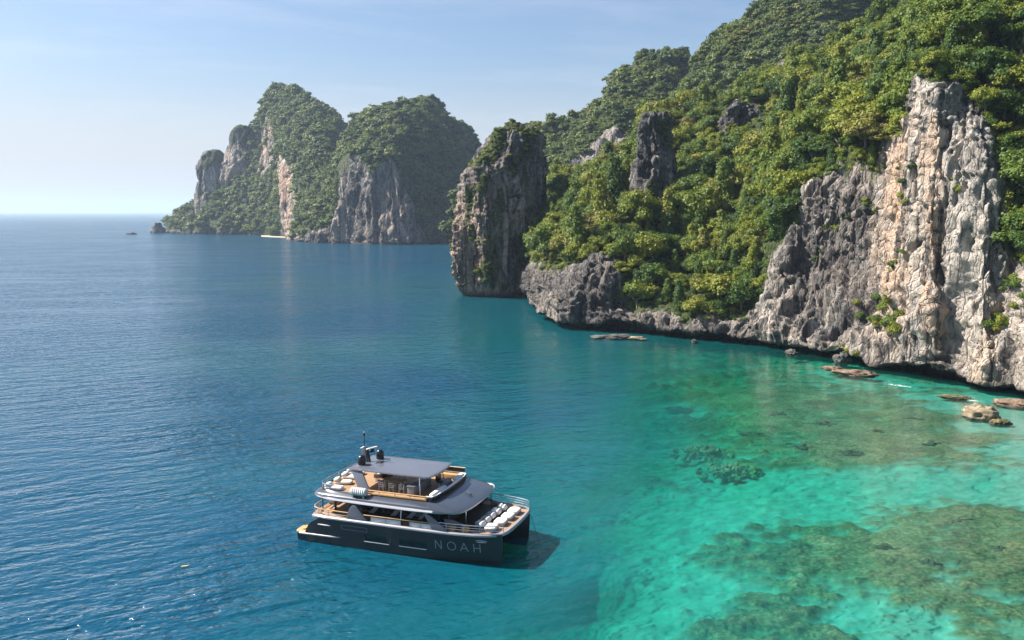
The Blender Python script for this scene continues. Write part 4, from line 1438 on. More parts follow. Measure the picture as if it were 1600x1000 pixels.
def hull(s):
    m = MB()
    rings = []
    for i, (x, zd, yo, yw, yi) in enumerate(HST):
        kx = 0.1 if i == len(HST) - 1 else 0.0
        yc = (yw + yi) / 2
        kz = -1.0 if i < len(HST) - 1 else -0.5
        r = [(x, yo, zd), (x, yo - (yo - yw) * 0.3, zd * 0.62), (x - kx, yw, 0.0), (x - kx * 2, yc, kz), (x - kx, yi, 0.0), (x, yi, min(1.6, zd)), (x, yi, zd)]
        rings.append([(a, b * s, c) for a, b, c in r])
    m.loft(rings)
    return m.build('hull', M_HULL, YACHT, angle=28)


hs = hull(-1)
hull(1)


def hull_y(x, z):
    """outer face of the hull (distance from the middle line) at height z"""
    xs = [h[0] for h in HST]
    zd, yo, yw = (float(np.interp(x, xs, [h[k] for h in HST])) for k in (1, 2, 3))
    ym, zm = yo - (yo - yw) * 0.3, zd * 0.62
    return ym + (yo - ym) * (z - zm) / (zd - zm) if z > zm else yw + (ym - yw) * z / zm


# hull windows, each a dark pane in a recess frame with a bright sill
for x0, x1 in ((-2.95, -0.2), (1.0, 3.95)):
    fr = MB()
    zb, zt = 1.02, 1.72
    y = lambda xx, zz, d: -(hull_y(xx, zz) + d)
    for (xa, xb, za, zc) in ((x0, x1, zt - 0.05, zt), (x0, x0 + 0.06, zb, zt - 0.05), (x1 - 0.06, x1, zb, zt - 0.05)):
        fr.loft([[(xx, y(xx, za, d), za), (xx, y(xx, zc, d), zc)][::1] + [(xx, y(xx, zc, d2), zc), (xx, y(xx, za, d2), za)] for xx, d, d2 in ((xa, -0.05, 0.03), (xb, -0.05, 0.03))])
    w = fr.build('window', M_BLACK, YACHT)
    MB().loft([[(xx, y(xx, zb, -0.03), zb), (xx, y(xx, zt - 0.05, -0.03), zt - 0.05), (xx, y(xx, zt - 0.05, 0.012), zt - 0.05), (xx, y(xx, zb, 0.012), zb)] for xx in (x0 + 0.06, x1 - 0.06)]).build('pane', M_GLASS, w)
    MB().loft([[(xx, y(xx, zb, -0.05), zb - 0.06), (xx, y(xx, zb, -0.05), zb), (xx, y(xx, zb, 0.06), zb), (xx, y(xx, zb, 0.07), zb - 0.06)] for xx in (x0 - 0.05, x1 + 0.05)]).build('sill', M_WHITEPAINT, w)
    xm = x0 + (x1 - x0) * 0.58
    MB().loft([[(xx, y(xx, zb, 0.0), zb), (xx, y(xx, zt - 0.05, 0.0), zt - 0.05), (xx, y(xx, zt - 0.05, 0.02), zt - 0.05), (xx, y(xx, zb, 0.02), zb)] for xx in (xm, xm + 0.04)]).build('mullion', M_BLACK, w)

# name on the bow: thin upright capitals
def letter_strokes(ch):
    if ch == 'N':
        return [[(0, 0), (0, 1)], [(0, 1), (0.72, 0)], [(0.72, 0), (0.72, 1)]]
    if ch == 'O':
        return [[(0.5 + 0.5 * math.cos(2 * math.pi * k / 24), 0.5 + 0.5 * math.sin(2 * math.pi * k / 24)) for k in range(25)]]
    if ch == 'A':
        return [[(0, 0), (0.45, 1)], [(0.45, 1), (0.9, 0)], [(0.17, 0.33), (0.73, 0.33)]]
    return [[(0, 0), (0, 1)], [(0.72, 0), (0.72, 1)], [(0, 0.5), (0.72, 0.5)]]


for ch, x in (('N', 5.0), ('O', 6.28), ('A', 7.62), ('H', 9.0)):
    m = MB()
    for st in letter_strokes(ch):
        q = [(x + a * 0.86, 1.27 + b * 0.86) for a, b in st]
        for (xa, za), (xb, zb) in zip(q[:-1], q[1:]):
            dx, dz = xb - xa, zb - za
            n = math.hypot(dx, dz)
            px_, pz = -dz / n * 0.036, dx / n * 0.036
            ex, ez = dx / n * 0.02, dz / n * 0.02
            cs = [(xa - ex + px_, za - ez + pz), (xb + ex + px_, zb + ez + pz), (xb + ex - px_, zb + ez - pz), (xa - ex - px_, za - ez - pz)]
            m.loft([[(cx_, -(hull_y(cx_, cz) + d), cz) for cx_, cz in cs] for d in (0.004, 0.02)])
    m.build('letter', M_LETTER, YACHT)

# chrome hawse plates and the moulded strake on the quarter
for xa, xb, z, tt in ((-8.5, -6.9, 2.15, 0.07), (9.2, 10.35, 2.52, 0.045), (9.3, 10.3, 2.36, 0.045)):
    m = MB()
    n = 7
    rings = []
    for i in range(n):
        xx = xa + (xb - xa) * i / (n - 1)
        k = math.sin(math.pi * (0.12 + 0.76 * i / (n - 1)))
        rings.append([(xx, -(hull_y(xx, z) - 0.02), z - tt * k), (xx, -(hull_y(xx, z) + 0.06 * k), z - tt * k * 0.6), (xx, -(hull_y(xx, z) + 0.06 * k), z + tt * k * 0.6), (xx, -(hull_y(xx, z) - 0.02), z + tt * k)])
    m.loft(rings).build('hawse_plate', M_WHITEPAINT, YACHT)
m = MB()
rings = []
for i in range(12):
    xx = -10.9 + 5.2 * i / 11
    k = min(1.0, (11 - i) / 2.0 + 0.15)
    z = 0.86 + 0.012 * i
    rings.append([(xx, -(hull_y(xx, min(z, 0.7)) - 0.05), z - 0.2 * k), (xx, -(hull_y(xx, min(z, 0.7)) + 0.1 * k), z - 0.08 * k), (xx, -(hull_y(xx, min(z, 0.7)) + 0.1 * k), z + 0.03), (xx, -(hull_y(xx, min(z, 0.7)) - 0.05), z + 0.13 * k)])
m.loft(rings).build('strake', M_GREY, YACHT)
# a shell door let into the near hull
m = MB()
for xa, xb, za, zb in ((-5.6, -2.6, 2.42, 2.45), (-5.6, -2.6, 1.98, 2.01), (-5.6, -5.57, 2.01, 2.42), (-2.63, -2.6, 2.01, 2.42)):
    m.loft([[(xx, -(hull_y(xx, za) - 0.02), za), (xx, -(hull_y(xx, zb) - 0.02), zb), (xx, -(hull_y(xx, zb) + 0.012), zb), (xx, -(hull_y(xx, za) + 0.012), za)] for xx in (xa, xb)])
m.build('shell_door', M_GREY, YACHT)

# swim platforms, steps and the bridge deck between the hulls
for s in (-1, 1):
    pl = [(-11.6, 3.35), (-11.55, 4.5), (-11.3, 4.95), (-10.15, 5.0), (-10.15, 3.0), (-11.3, 3.0)]
    MB().prism([(x, y * s) for x, y in pl], 0.82, 0.96).build('swim_platform', M_TEAKRAIL, YACHT, 0.03)
    for k in range(5):
        MB().box((-10.0 + 0.33 * k, 3.45 * s, 1.1 + 0.36 * k), (0.4, 1.0, 0.32)).build('step', M_TEAKRAIL, YACHT, 0.02)
MB().box((-10.35, -4.72, 1.28), (0.34, 0.5, 0.16)).build('quarter_cushion', M_ORANGE, YACHT, 0.05)
MB().loft([[(x, -3.0, z0), (x, 3.0, z0), (x, 3.0, 2.9), (x, -3.0, 2.9)] for x, z0 in ((-9.8, 1.9), (-9.0, 1.35), (9.2, 1.45), (10.6, 2.2), (11.2, 2.7))]).build('bridge_deck', M_BLACK, YACHT)

# main deck floor with its grey edge band
DECK = [(-9.6, 0), (-9.6, 3.9), (-9.35, 4.8), (-8.6, 5.25), (-7.5, 5.38), (-5, 5.43), (0, 5.45), (4, 5.43), (7, 5.32), (9, 5.12), (10.4, 4.82), (11.2, 4.52), (11.7, 4.1), (11.98, 3.2), (12.08, 1.6), (12.1, 0)]
dk = mirrored(DECK)
MB().prism([(x * 0.985 if x < 11.9 else x - 0.1, y * 0.985) for x, y in dk], 2.84, 3.12).build('main_deck', M_TEAK, YACHT)
m = MB()
rings = []
N_ = len(dk)
for i, (x, y) in enumerate(dk):
    a, b = dk[i - 1], dk[(i + 1) % N_]
    tx, ty = b[0] - a[0], b[1] - a[1]
    n = math.hypot(tx, ty)
    ox, oy = ty / n, -tx / n
    if ox * x + oy * y < 0:
        ox, oy = -ox, -oy
    lift = max(0, (abs(x) - 8) * 0.02) if x > 0 else 0.0
    prof = [(0.04, 2.86), (0.10, 2.93), (0.09, 3.06), (-0.02, 3.17), (-0.24, 3.17), (-0.24, 2.9)]
    if x < -8.9:
        prof = [(p, z - 0.16) for p, z in prof]
    rings.append([(x + ox * p, y + oy * p, z + lift) for p, z in prof])
rings.append(rings[0])
m.loft(rings, cap=False).build('gunwale', M_GREY, YACHT)

# saloon: dark glazing with sloping fins between the panes, walnut cockpit front
SAL = [(-5.6, -3.75), (4.7, -3.75), (5.4, -3.0), (5.4, 3.0), (4.7, 3.75), (-5.6, 3.75)]
MB().prism(SAL, 3.12, 4.86).build('saloon', M_GLASS, YACHT)
for x in (-2.4, 0.1, 1.95, 3.25):
    for s in (-1, 1):
        w_ = 0.55 if x < 3 else 0.36
        MB().plate([(x - 0.85, 3.5), (x - 0.85 + w_, 3.5), (x + 0.35 + w_, 4.75), (x + 0.35, 4.75)], s * 3.76, s * 3.83).build('mullion', M_GREYSOFA, YACHT)
MB().box((-5.64, 0, 3.98), (0.06, 5.6, 1.6)).build('saloon_door', M_BLACK, YACHT)
MB().box((5.46, 0, 3.9), (0.1, 5.4, 1.5)).build('cockpit_bulkhead', M_DARKIN, YACHT)
MB().prism([(5.5, -3.9), (9.0, -3.9), (9.0, 3.9), (5.5, 3.9)], 3.125, 3.15).build('cockpit_sole', M_DARKIN, YACHT)

# sail-shaped fins from deck to flybridge
for s in (-1, 1):
    f1 = [(-4.9, 3.15), (-4.85, 3.7), (-4.62, 4.3), (-4.38, 4.6), (-4.1, 4.72), (-3.8, 4.62), (-3.55, 4.35), (-2.95, 3.6), (-2.4, 3.15)]
    MB().plate(f1, s * 5.22, s * 5.4).build('fin', M_ROOF, YACHT, 0.04)
    f2 = [(4.65, 3.15), (4.5, 3.55), (4.0, 4.35), (3.85, 4.6), (4.05, 4.7), (4.5, 4.58), (5.1, 4.2), (5.75, 3.7), (6.5, 3.15)]
    MB().plate(f2, s * 5.2, s * 5.38).build('fin', M_ROOF, YACHT, 0.04)
    MB().plate([(-3.75, 3.36), (-3.05, 3.36), (-3.1, 3.42), (-3.7, 3.42)], s * 5.4, s * 5.42).build('vent', M_STEEL, YACHT)

# side rails: white panels under a teak cap, stanchions, the curved teak rail round the stern
for s in (-1, 1):
    for xa, xb in ((-2.2, -0.55), (-0.5, 1.15), (2.25, 3.35), (3.4, 4.55)):
        MB().box(((xa + xb) / 2, s * 5.26, 3.42), (xb - xa, 0.06, 0.44)).build('rail_panel', M_WHITEPAINT, YACHT, 0.015)
    MB().tube([(-3.0, s * 5.32, 3.78), (0, s * 5.34, 3.8), (4.7, s * 5.3, 3.8)], 0.055, 8).build('teak_rail', M_TEAKRAIL, YACHT)
    for x in (-0.5, 1.2, 2.2, 3.4):
        MB().tube([(x, s * 5.33, 3.15), (x, s * 5.33, 3.78)], 0.03).build('stanchion', M_STEEL, YACHT)
    MB().tube([(1.2, s * 5.28, 3.8), (1.2, s * 5.1, 4.85)], 0.055).build('pole', M_STEEL, YACHT)
    MB().tube([(6.0, s * 3.9, 3.15), (5.95, s * 4.2, 4.9)], 0.05).build('pole', M_STEEL, YACHT)
    MB().tube([(7.6, s * 3.45, 3.15), (7.55, s * 3.5, 4.95)], 0.06).build('pole', M_STEEL if s < 0 else M_BLACK, YACHT)
    # bow rails
    rl = [(4.7, 5.3), (7, 5.2), (9, 4.99), (10.4, 4.7), (11.3, 4.35), (11.75, 3.9)]
    for z, rr in ((3.98, 0.045), (3.72, 0.028), (3.48, 0.028)):
        MB().tube([(x, y * s, z) for x, y in rl], rr).build('bow_rail', M_STEEL, YACHT)
    for x, y in ((6.2, 5.25), (8.0, 5.11), (9.6, 4.87), (10.8, 4.56), (11.75, 3.9)):
        MB().tube([(x, y * s, 3.15), (x, y * s, 3.98)], 0.032).build('stanchion', M_STEEL, YACHT)
st_half = [(-9.55, 0), (-9.55, 3.2), (-9.45, 4.1), (-9.1, 4.75), (-8.4, 5.1), (-7.2, 5.22), (-4.85, 5.28)]
st_ = [(x, -y) for x, y in st_half[::-1]] + st_half[1:]
MB().tube([(x, y, 3.78) for x, y in st_], 0.06, 8).build('teak_rail', M_TEAKRAIL, YACHT)
MB().tube([(x, y, 3.45) for x, y in st_], 0.022).build('stern_wire', M_STEEL, YACHT)
for x, y in st_:
    MB().tube([(x, y, 3.0), (x, y, 3.78)], 0.03).build('stanchion', M_STEEL, YACHT)
for x, y in ((-8.4, -4.3), (-7.1, -4.0), (-6.75, -4.4), (-8.4, 4.3), (-6.9, 4.0)):
    MB().tube([(x, y, 3.1), (x, y, 4.9)], 0.065).build('pole', M_BLACK, YACHT)
# stair from the aft deck to the flybridge
for y in (-3.2, -2.4):
    MB().loft([[(-8.3, y - 0.04, 3.15), (-8.3, y + 0.04, 3.15), (-8.05, y + 0.04, 3.15), (-8.05, y - 0.04, 3.15)], [(-6.2, y - 0.04, 4.9), (-6.2, y + 0.04, 4.9), (-5.95, y + 0.04, 4.9), (-5.95, y - 0.04, 4.9)]]).build('stair_stringer', M_GREYSOFA, YACHT)
for k in range(6):
    MB().box((-8.0 + 0.34 * k, -2.8, 3.35 + 0.28 * k), (0.28, 0.72, 0.05)).build('stair_tread', M_TEAKRAIL, YACHT)
MB().box((-8.9, 0.4, 3.38), (0.8, 4.4, 0.45)).build('aft_settee', M_GREYSOFA, YACHT, 0.08)

# flybridge deck: one moulding with a long sloping brow over the bow cockpit
F_ = [(-9.5, 0), (-9.5, 2.5), (-9.4, 3.9), (-9.0, 4.65), (-7, 5.1), (-4, 5.3), (0, 5.4), (3, 5.42), (5.0, 5.44), (6.3, 5.36), (7.2, 5.0), (7.7, 4.2), (7.95, 3.0), (8.06, 1.5), (8.08, 0)]
C_ = [(-9.0, 0), (-9.0, 2.4), (-8.9, 3.6), (-8.5, 4.15), (-7, 4.4), (-4, 4.5), (0, 4.55), (2, 4.55), (3.6, 4.55), (4.2, 4.45), (4.4, 3.6), (4.5, 2.5), (4.58, 1.3), (4.6, 0)]


def smooth_half(h, n=4):
    q = smooth_cr(np.array(h, float), np.linspace(0, len(h) - 1, (len(h) - 1) * n + 1))
    q[0, 1] = q[-1, 1] = 0
    return [tuple(p) for p in q]


F2, C2 = mirrored(smooth_half(F_)), mirrored(smooth_half(C_))


def fly_ring(t, z, sag=0.0):
    return [(a[0] + (b[0] - a[0]) * t, a[1] + (b[1] - a[1]) * t, z) for a, b in zip(F2, C2)]


def brow(t):
    z = 5.3 + 0.38 * math.sin(t * math.pi / 2)
    out = []
    for (fx, fy), (cx_, cy_) in zip(F2, C2):
        k = min(1.0, max(0.0, (fx - 4.8) / 2.0))
        out.append((fx + (cx_ - fx) * t, fy + (cy_ - fy) * t, z - (1 - t) * 0.28 * k))
    return out


def edge(t, dz):
    out = []
    for (fx, fy), (cx_, cy_) in zip(F2, C2):
        k = min(1.0, max(0.0, (fx - 4.8) / 2.0))
        out.append((fx + (cx_ - fx) * t, fy + (cy_ - fy) * t, dz + (0.12 * k if dz < 5.1 else -0.26 * k)))
    return out


MB().loft([edge(0.55, 4.74), edge(0.14, 4.76), edge(0.03, 4.86), edge(0.0, 5.0), edge(0.0, 5.2)], cap=False).build('flybridge_moulding', M_GREY, YACHT, angle=50)
m = MB()
m.loft([edge(0.0, 5.2), edge(0.02, 5.27), brow(0.05), brow(0.25), brow(0.5), brow(0.75), brow(1.0)], cap=False)
flytop = m.build('flybridge_brow', M_BROW, YACHT, angle=50)
MB().prism([(x, y) for x, y, z in fly_ring(0.5, 0)], 4.78, 4.86).build('flybridge_soffit', M_BLACK, YACHT)
MB().prism([(x * 0.995, y * 0.995) for x, y in C2], 5.3, 5.56).build('flybridge_deck', M_TEAK, YACHT)
# sculpted grey panel along the near flank, proud of the brow
for s in (-1, 1):
    rings = []
    for i in range(17):
        x = -8.8 + 13.6 * i / 16
        yo = float(np.interp(x, [p[0] for p in F_[2:]], [p[1] for p in F_[2:]]))
        k = min(1.0, (16 - i) / 3.0 + 0.05, i / 2.0 + 0.2)
        rings.append([(x, s * (yo + 0.0), 4.98 - 0.14 * k), (x, s * (yo + 0.1), 5.0 - 0.1 * k), (x, s * (yo + 0.02), 5.08 + 0.04 * k), (x, s * (yo - 0.34 * k), 5.24 + 0.2 * k), (x, s * (yo - 0.4), 5.05)])
    MB().loft(rings).build('flank_panel', M_FLANK, YACHT, angle=60)
# small monogram on the brow
m = MB()
for pts in ([(6.05, 0.34), (6.05, -0.02)], [(6.05, 0.34), (6.35, 0.34)], [(6.35, 0.34), (6.05, -0.34)], [(6.35, -0.02), (6.35, -0.34)], [(6.35, -0.02), (6.62, -0.02)], [(6.62, -0.02), (6.35, -0.34)]):
    (xa, ya), (xb, yb) = pts
    zz = lambda x: 5.705 - max(0, (x - 4.6)) * 0.105
    m.tube([(xa, ya, zz(xa)), (xb, yb, zz(xb))], 0.022, 4)
m.build('emblem', M_STEEL, YACHT)
MB().lathe((6.75, -0.28, 5.44), [(0.02, 0), (0.16, 0.02), (0.16, 0.08), (0.06, 0.12)]).build('deck_fitting', M_BLACK, YACHT)

# open coaming: teak cap and lower rail on posts along the flanks, solid dark front with a white padded top
for s in (-1, 1):
    for z, r0 in ((6.16, 0.075), (5.82, 0.06)):
        MB().loft([[(x, s * (4.5 + d), z + e) for d, e in ((-0.09, -0.04), (0.09, -0.04), (0.09, 0.04), (-0.09, 0.04))] for x in (-3.4, 0.3, 3.7)]).build('teak_rail', M_TEAKRAIL, YACHT, 0.015)
    for x in (-3.3, -1.6, 0.2, 1.9, 3.6):
        MB().box((x, s * 4.5, 5.86), (0.07, 0.07, 0.54)).build('rail_post', M_STEEL, YACHT)
    MB().box((0.4, s * 4.2, 5.7), (6.2, 0.36, 0.16)).build('teak_bench', M_TEAKRAIL, YACHT, 0.03)
frt = [(3.75, 4.5), (4.15, 4.46), (4.36, 3.6), (4.46, 2.4), (4.52, 1.2), (4.54, 0)]
ff = frt[::1] + [(x, -y) for x, y in frt[::-1][1:]]
MB().loft([[(x + 0.05, y * 1.005, 5.5), (x + 0.16, y * 1.01, 6.02), (x + 0.1, y * 1.0, 6.14), (x - 0.12, y * 0.97, 6.14), (x - 0.14, y * 0.97, 5.5)] for x, y in ff]).build('front_coaming', M_BLACK, YACHT)
MB().loft([[(x + 0.12, y, 6.145), (x + 0.12, y, 6.2), (x - 0.2, y * 0.955, 6.2), (x - 0.2, y * 0.955, 6.145)] for x, y in ff]).build('coaming_cap', M_WHITEPAINT, YACHT)
for ya, yb in ((4.0, 1.7), (-4.2, -0.6)):
    MB().pillow((4.05, (ya + yb) / 2, 6.2), (0.5, abs(yb - ya), 0.36), seed=3).build('bench_cushion', M_WHITE, YACHT)
# smoked wind screen on the far side
MB().box((1.9, 4.52, 6.45), (4.4, 0.03, 0.5)).build('wind_screen', M_PALEGLASS, YACHT)
MB().loft([[(x, 4.52 + d, 6.7 + e) for d, e in ((-0.05, 0), (0.05, 0), (0.05, 0.07), (-0.05, 0.07))] for x in (-0.35, 4.15)]).build('screen_frame', M_CREAM, YACHT)

# hardtop on two raked legs aft and two posts forward
HT = [(-6.2, 0), (-6.18, 2.3), (-6.05, 2.74), (-4, 2.88), (0, 2.94), (2.4, 2.9), (3.2, 2.84), (3.38, 2.2), (3.55, 1.1), (3.6, 0)]
h2 = mirrored(smooth_half(HT, 3))
crown = lambda x, y: 0.16 * (1 - (y / 2.9) ** 2)
hts = MB()
hts.loft([[(x * 0.97, y * 0.93, 7.5) for x, y in h2], [(x, y, 7.56) for x, y in h2], [(x, y, 7.68) for x, y in h2], [(x * 0.985, y * 0.96, 7.71) for x, y in h2]] + [[(x * q, y * q, 7.71 + 0.12 * (1 - q * q)) for x, y in h2] for q in (0.9, 0.75, 0.55, 0.35, 0.15, 0.02)])
hts.build('hardtop', M_ROOF, YACHT, angle=35)
MB().loft([[(x * 1.003, y * 1.006, z) for x, y in h2] for z in (7.555, 7.68)], cap=False).build('hardtop_edge', M_GREY, YACHT)
for s in (-1, 1):
    MB().loft([[(-5.9, s * 2.55, 7.52), (-4.6, s * 2.55, 7.52), (-4.6, s * 2.72, 7.52), (-5.9, s * 2.72, 7.52)],
               [(-4.9, s * 3.15, 6.2), (-3.6, s * 3.15, 6.2), (-3.6, s * 3.32, 6.2), (-4.9, s * 3.32, 6.2)],
               [(-4.5, s * 3.3, 5.55), (-2.95, s * 3.3, 5.55), (-2.95, s * 3.47, 5.55), (-4.5, s * 3.47, 5.55)]]).build('hardtop_leg', M_ROOF, YACHT, 0.04)
    MB().tube([(2.1, s * 2.7, 7.55), (2.3, s * 3.0, 5.55)], 0.06).build('hardtop_post', M_STEEL, YACHT)
# radar mast, domes, aerials
mast = MB().loft([[(-5.75 + dx, dy, z) for dx, dy in ((-a, -b), (a, -b), (a, b), (-a, b))] for dx0, a, b, z in ((0, 0.4, 0.16, 7.72), (0, 0.3, 0.14, 8.4), (0, 0.2, 0.11, 9.35))])
mast.v = [(x + (z - 7.7) * -0.02, y, z) for x, y, z in mast.v]
mast = mast.build('radar_mast', M_ROOF, YACHT, 0.03)
MB().loft([[(-5.2, -0.1, 7.72), (-5.0, -0.1, 7.72), (-5.0, 0.1, 7.72), (-5.2, 0.1, 7.72)], [(-5.5, -0.07, 9.3), (-5.35, -0.07, 9.3), (-5.35, 0.07, 9.3), (-5.5, 0.07, 9.3)]]).build('mast_strut', M_BLACK, mast)
MB().box((-5.75, -0.35, 9.38), (0.14, 0.9, 0.07)).build('spreader', M_WHITEPAINT, mast, 0.02)
MB().lathe((-4.95, 0.2, 8.72), [(0.08, 0), (0.28, 0.08), (0.3, 0.3), (0.2, 0.42)]).build('radar_gearbox', M_BLACK, mast)
MB().box((-5.4, 0, 8.85), (1.0, 0.18, 0.12)).build('radar_bracket', M_BLACK, mast)
MB().box((-4.95, 0.2, 9.24), (0.22, 1.5, 0.12), rz=-0.35).build('radar_bar', M_WHITEPAINT, mast, 0.03)
MB().tube([(-5.75, 0, 9.35), (-5.75, 0, 10.9)], [0.055, 0.03]).build('aerial', M_BLACK, mast)
MB().lathe((-5.75, 0, 10.55), [(0.05, 0), (0.11, 0.03), (0.11, 0.28), (0.05, 0.32)], 8).build('mast_light', M_BLACK, mast)
MB().lathe((-5.75, 0, 10.88), [(0.05, 0), (0.07, 0.04), (0.02, 0.2)], 8).build('light_lens', M_WHITEPAINT, mast)
for x, y in ((-5.35, -1.35), (-4.6, 1.35)):
    d = MB().lathe((x, y, 7.72), [(0.4, 0.0), (0.43, 0.06), (0.44, 0.62), (0.41, 0.8), (0.33, 0.96), (0.2, 1.07), (0.04, 1.11)], 18).build('satellite_dome', M_BLACK, YACHT)
    MB().lathe((x, y, 7.7), [(0.455, 0.0), (0.455, 0.1)], 18).build('dome_ring', M_GREY, d)

# life raft canister in its cradle on the near flank
cr = MB()
for x in (-4.3, -3.1):
    cr.box((x, -4.85, 5.55), (0.12, 0.6, 0.3))
cr = cr.build('raft_cradle', M_STEEL, YACHT)
prof = [(0.05, -0.9), (0.34, -0.88), (0.42, -0.8)]
for k in range(13):
    prof += [(0.47 if k % 2 else 0.39, -0.74 + 0.12 * k)]
prof += [(0.42, 0.78), (0.34, 0.88), (0.05, 0.9)]
MB().lathe((-3.75, -4.85, 6.02), prof, 16, 'X').build('life_raft_canister', M_WHITE, cr)

# flybridge fixtures: bar, helm, settees, aft rail
MB().box((1.3, -1.1, 6.05), (0.75, 4.2, 1.0), rz=0.0).build('bar_counter', M_GREYSOFA, YACHT, 0.03)
MB().box((1.3, -1.1, 6.58), (0.95, 4.35, 0.06)).build('bar_top', M_ROOF, YACHT, 0.02)
MB().box((3.45, 1.2, 5.95), (0.6, 1.5, 0.85), taper=0.8).build('helm_console', M_GREYSOFA, YACHT, 0.06)
hsx = MB().lathe((2.75, 1.1, 5.56), [(0.25, 0), (0.08, 0.06), (0.08, 0.5)], 10).build('helm_pedestal', M_STEEL, YACHT)
MB().pillow((2.8, 1.1, 6.15), (0.65, 1.3, 0.26), seed=4).build('helm_seat', M_BLACK, hsx)
MB().pillow((2.48, 1.1, 6.45), (0.2, 1.3, 0.6), seed=5).build('helm_backrest', M_BLACK, hsx)
so = MB().box((-4.9, 2.6, 5.75), (1.0, 2.6, 0.4)).box((-3.0, 3.85, 5.75), (4.2, 0.9, 0.4)).build('corner_settee', M_DARKIN, YACHT, 0.04)
MB().pillow((-4.9, 2.6, 6.02), (0.95, 2.5, 0.22), seed=6).build('settee_cushion', M_CREAM, so)
MB().pillow((-3.0, 3.85, 6.02), (4.1, 0.85, 0.22), seed=7).build('settee_cushion', M_CREAM, so)
MB().pillow((-5.3, 2.6, 6.28), (0.25, 2.5, 0.45), seed=8).build('settee_backrest', M_CREAM, so)
MB().pillow((-3.0, 4.22, 6.28), (4.1, 0.22, 0.45), seed=9).build('settee_backrest', M_CREAM, so)
MB().box((2.9, 4.05, 5.82), (2.6, 0.6, 0.5)).build('far_bench', M_TEAKRAIL, YACHT, 0.04)
ar = [(-5.6, 4.5), (-7.4, 4.4), (-8.5, 4.15), (-8.9, 3.5), (-9.0, 2.4), (-9.0, 0)]
arr = ar + [(x, -y) for x, y in ar[::-1][1:]]
for z, r0 in ((6.22, 0.04), (5.95, 0.02)):
    MB().tube([(x, y, z) for x, y in arr], r0).build('aft_rail', M_STEEL, YACHT)
for x, y in arr:
    MB().tube([(x, y, 5.56), (x, y, 6.22)], 0.028).build('stanchion', M_STEEL, YACHT)
# bow cockpit mouldings
for s in (-1, 1):
    MB().plate([(5.5, 3.15), (5.5, 3.98), (6.5, 3.95), (7.6, 3.62), (8.1, 3.55), (8.1, 3.15), (7.55, 3.15), (7.4, 3.5), (6.9, 3.62), (6.6, 3.5), (6.45, 3.15)], s * 3.95, s * 4.25).build('cockpit_wing', M_GREYSOFA, YACHT, 0.05)
MB().box((9.25, -0.7, 3.26), (0.9, 7.0, 0.22)).build('bow_settee', M_DARKIN, YACHT, 0.04)
MB().tube([(12.0, 3.6, 2.7), (12.5, 3.5, 1.4), (13.2, 3.2, -0.3)], 0.025).build('anchor_chain', M_BLACK, YACHT)
MB().lathe((11.9, 0.6, 2.72), [(0.03, 0), (0.07, 0.02), (0.07, 0.12), (0.03, 0.14)], 8).build('bow_light', M_WHITEPAINT, YACHT)
MB().lathe((11.9, -1.6, 2.72), [(0.03, 0), (0.07, 0.02), (0.07, 0.12), (0.03, 0.14)], 8).build('bow_light', M_WHITEPAINT, YACHT)

# ---- loose things on the decks
PADS = 'white sun pads across the bow deck'
for i, (x, y, lab) in enumerate(((10.2, -3.2, 'white bow sun pad nearest the lettered hull side'), (10.5, -1.4, 'second white bow sun pad from the lettered hull side'),
                                 (10.62, 0.4, 'third white bow sun pad from the lettered hull side'), (10.66, 2.2, 'white bow sun pad at the far end of its row'))):
    e = deck_thing('sun_pad', x, y, 3.13, 0.06 - 0.03 * i, lab, 'sun pad', PADS)
    MB().box((0, 0, 0.09), (1.1, 1.4, 0.18)).build('pad_base', M_GREYCUSH, e, 0.03)
    MB().pillow((0, 0, 0.32), (1.2, 1.5, 0.34), seed=20 + i).build('mattress', M_WHITE, e)
BOL = 'back cushions in a row behind the bow sun pads'
for i, (x, y, lab) in enumerate(((9.05, -3.35, 'grey and white back cushion nearest the lettered hull side'), (9.08, -2.0, 'second grey and white back cushion from the lettered hull side'),
                                 (9.1, -0.7, 'middle grey and white back cushion behind the bow pads'), (9.2, 0.65, 'slumped white back cushion, fourth from the lettered side'),
                                 (9.35, 2.05, 'white back cushion at the far end of the row'))):
    e = deck_thing('back_cushion', x, y, 3.37, 0.05 * (i - 2), lab, 'cushion', BOL)
    MB().pillow((-0.12, 0, 0.32), (0.42, 1.1, 0.62), ry=-0.3, seed=40 + i).build('grey_backing', M_GREYCUSH if i < 3 else M_WHITE, e)
    MB().pillow((0.24, 0, 0.28), (0.5, 0.95, 0.5), ry=-0.55, seed=50 + i).build('white_face', M_WHITE, e)
for x, y, rz, mt, lab in ((-7.3, -3.7, 0.12, M_WHITE, 'white rolled lounger at the near corner of the upper aft deck'), (-7.4, -1.7, 0.25, M_CREAM, 'cream lounger with a crumpled cover in the middle of the upper aft deck'),
                          (-7.6, 0.25, 0.15, M_WHITE, 'white lounger third from the near side on the upper aft deck'), (-7.9, 1.9, 0.15, M_WHITE, 'white lounger at the far side of the upper aft deck')):
    e = deck_thing('deck_lounger', x, y, 5.57, rz, lab, 'lounger', 'loungers on the upper aft deck')
    MB().pillow((0, 0, 0.2), (1.9, 1.05, 0.34), seed=int(y * 10) + 90).build('mattress', mt, e)
    MB().pillow((-0.68, 0, 0.46), (0.6, 0.98, 0.4), ry=-0.25, seed=int(y * 10) + 95).build('head_roll', mt, e)
tb = deck_thing('dining_table', -1.75, -0.75, 5.57, 0.0, 'teak topped dining table under the hardtop', 'table')
MB().box((0, 0, 0.72), (2.3, 1.15, 0.06)).build('table_top', M_TEAKRAIL, tb, 0.02)
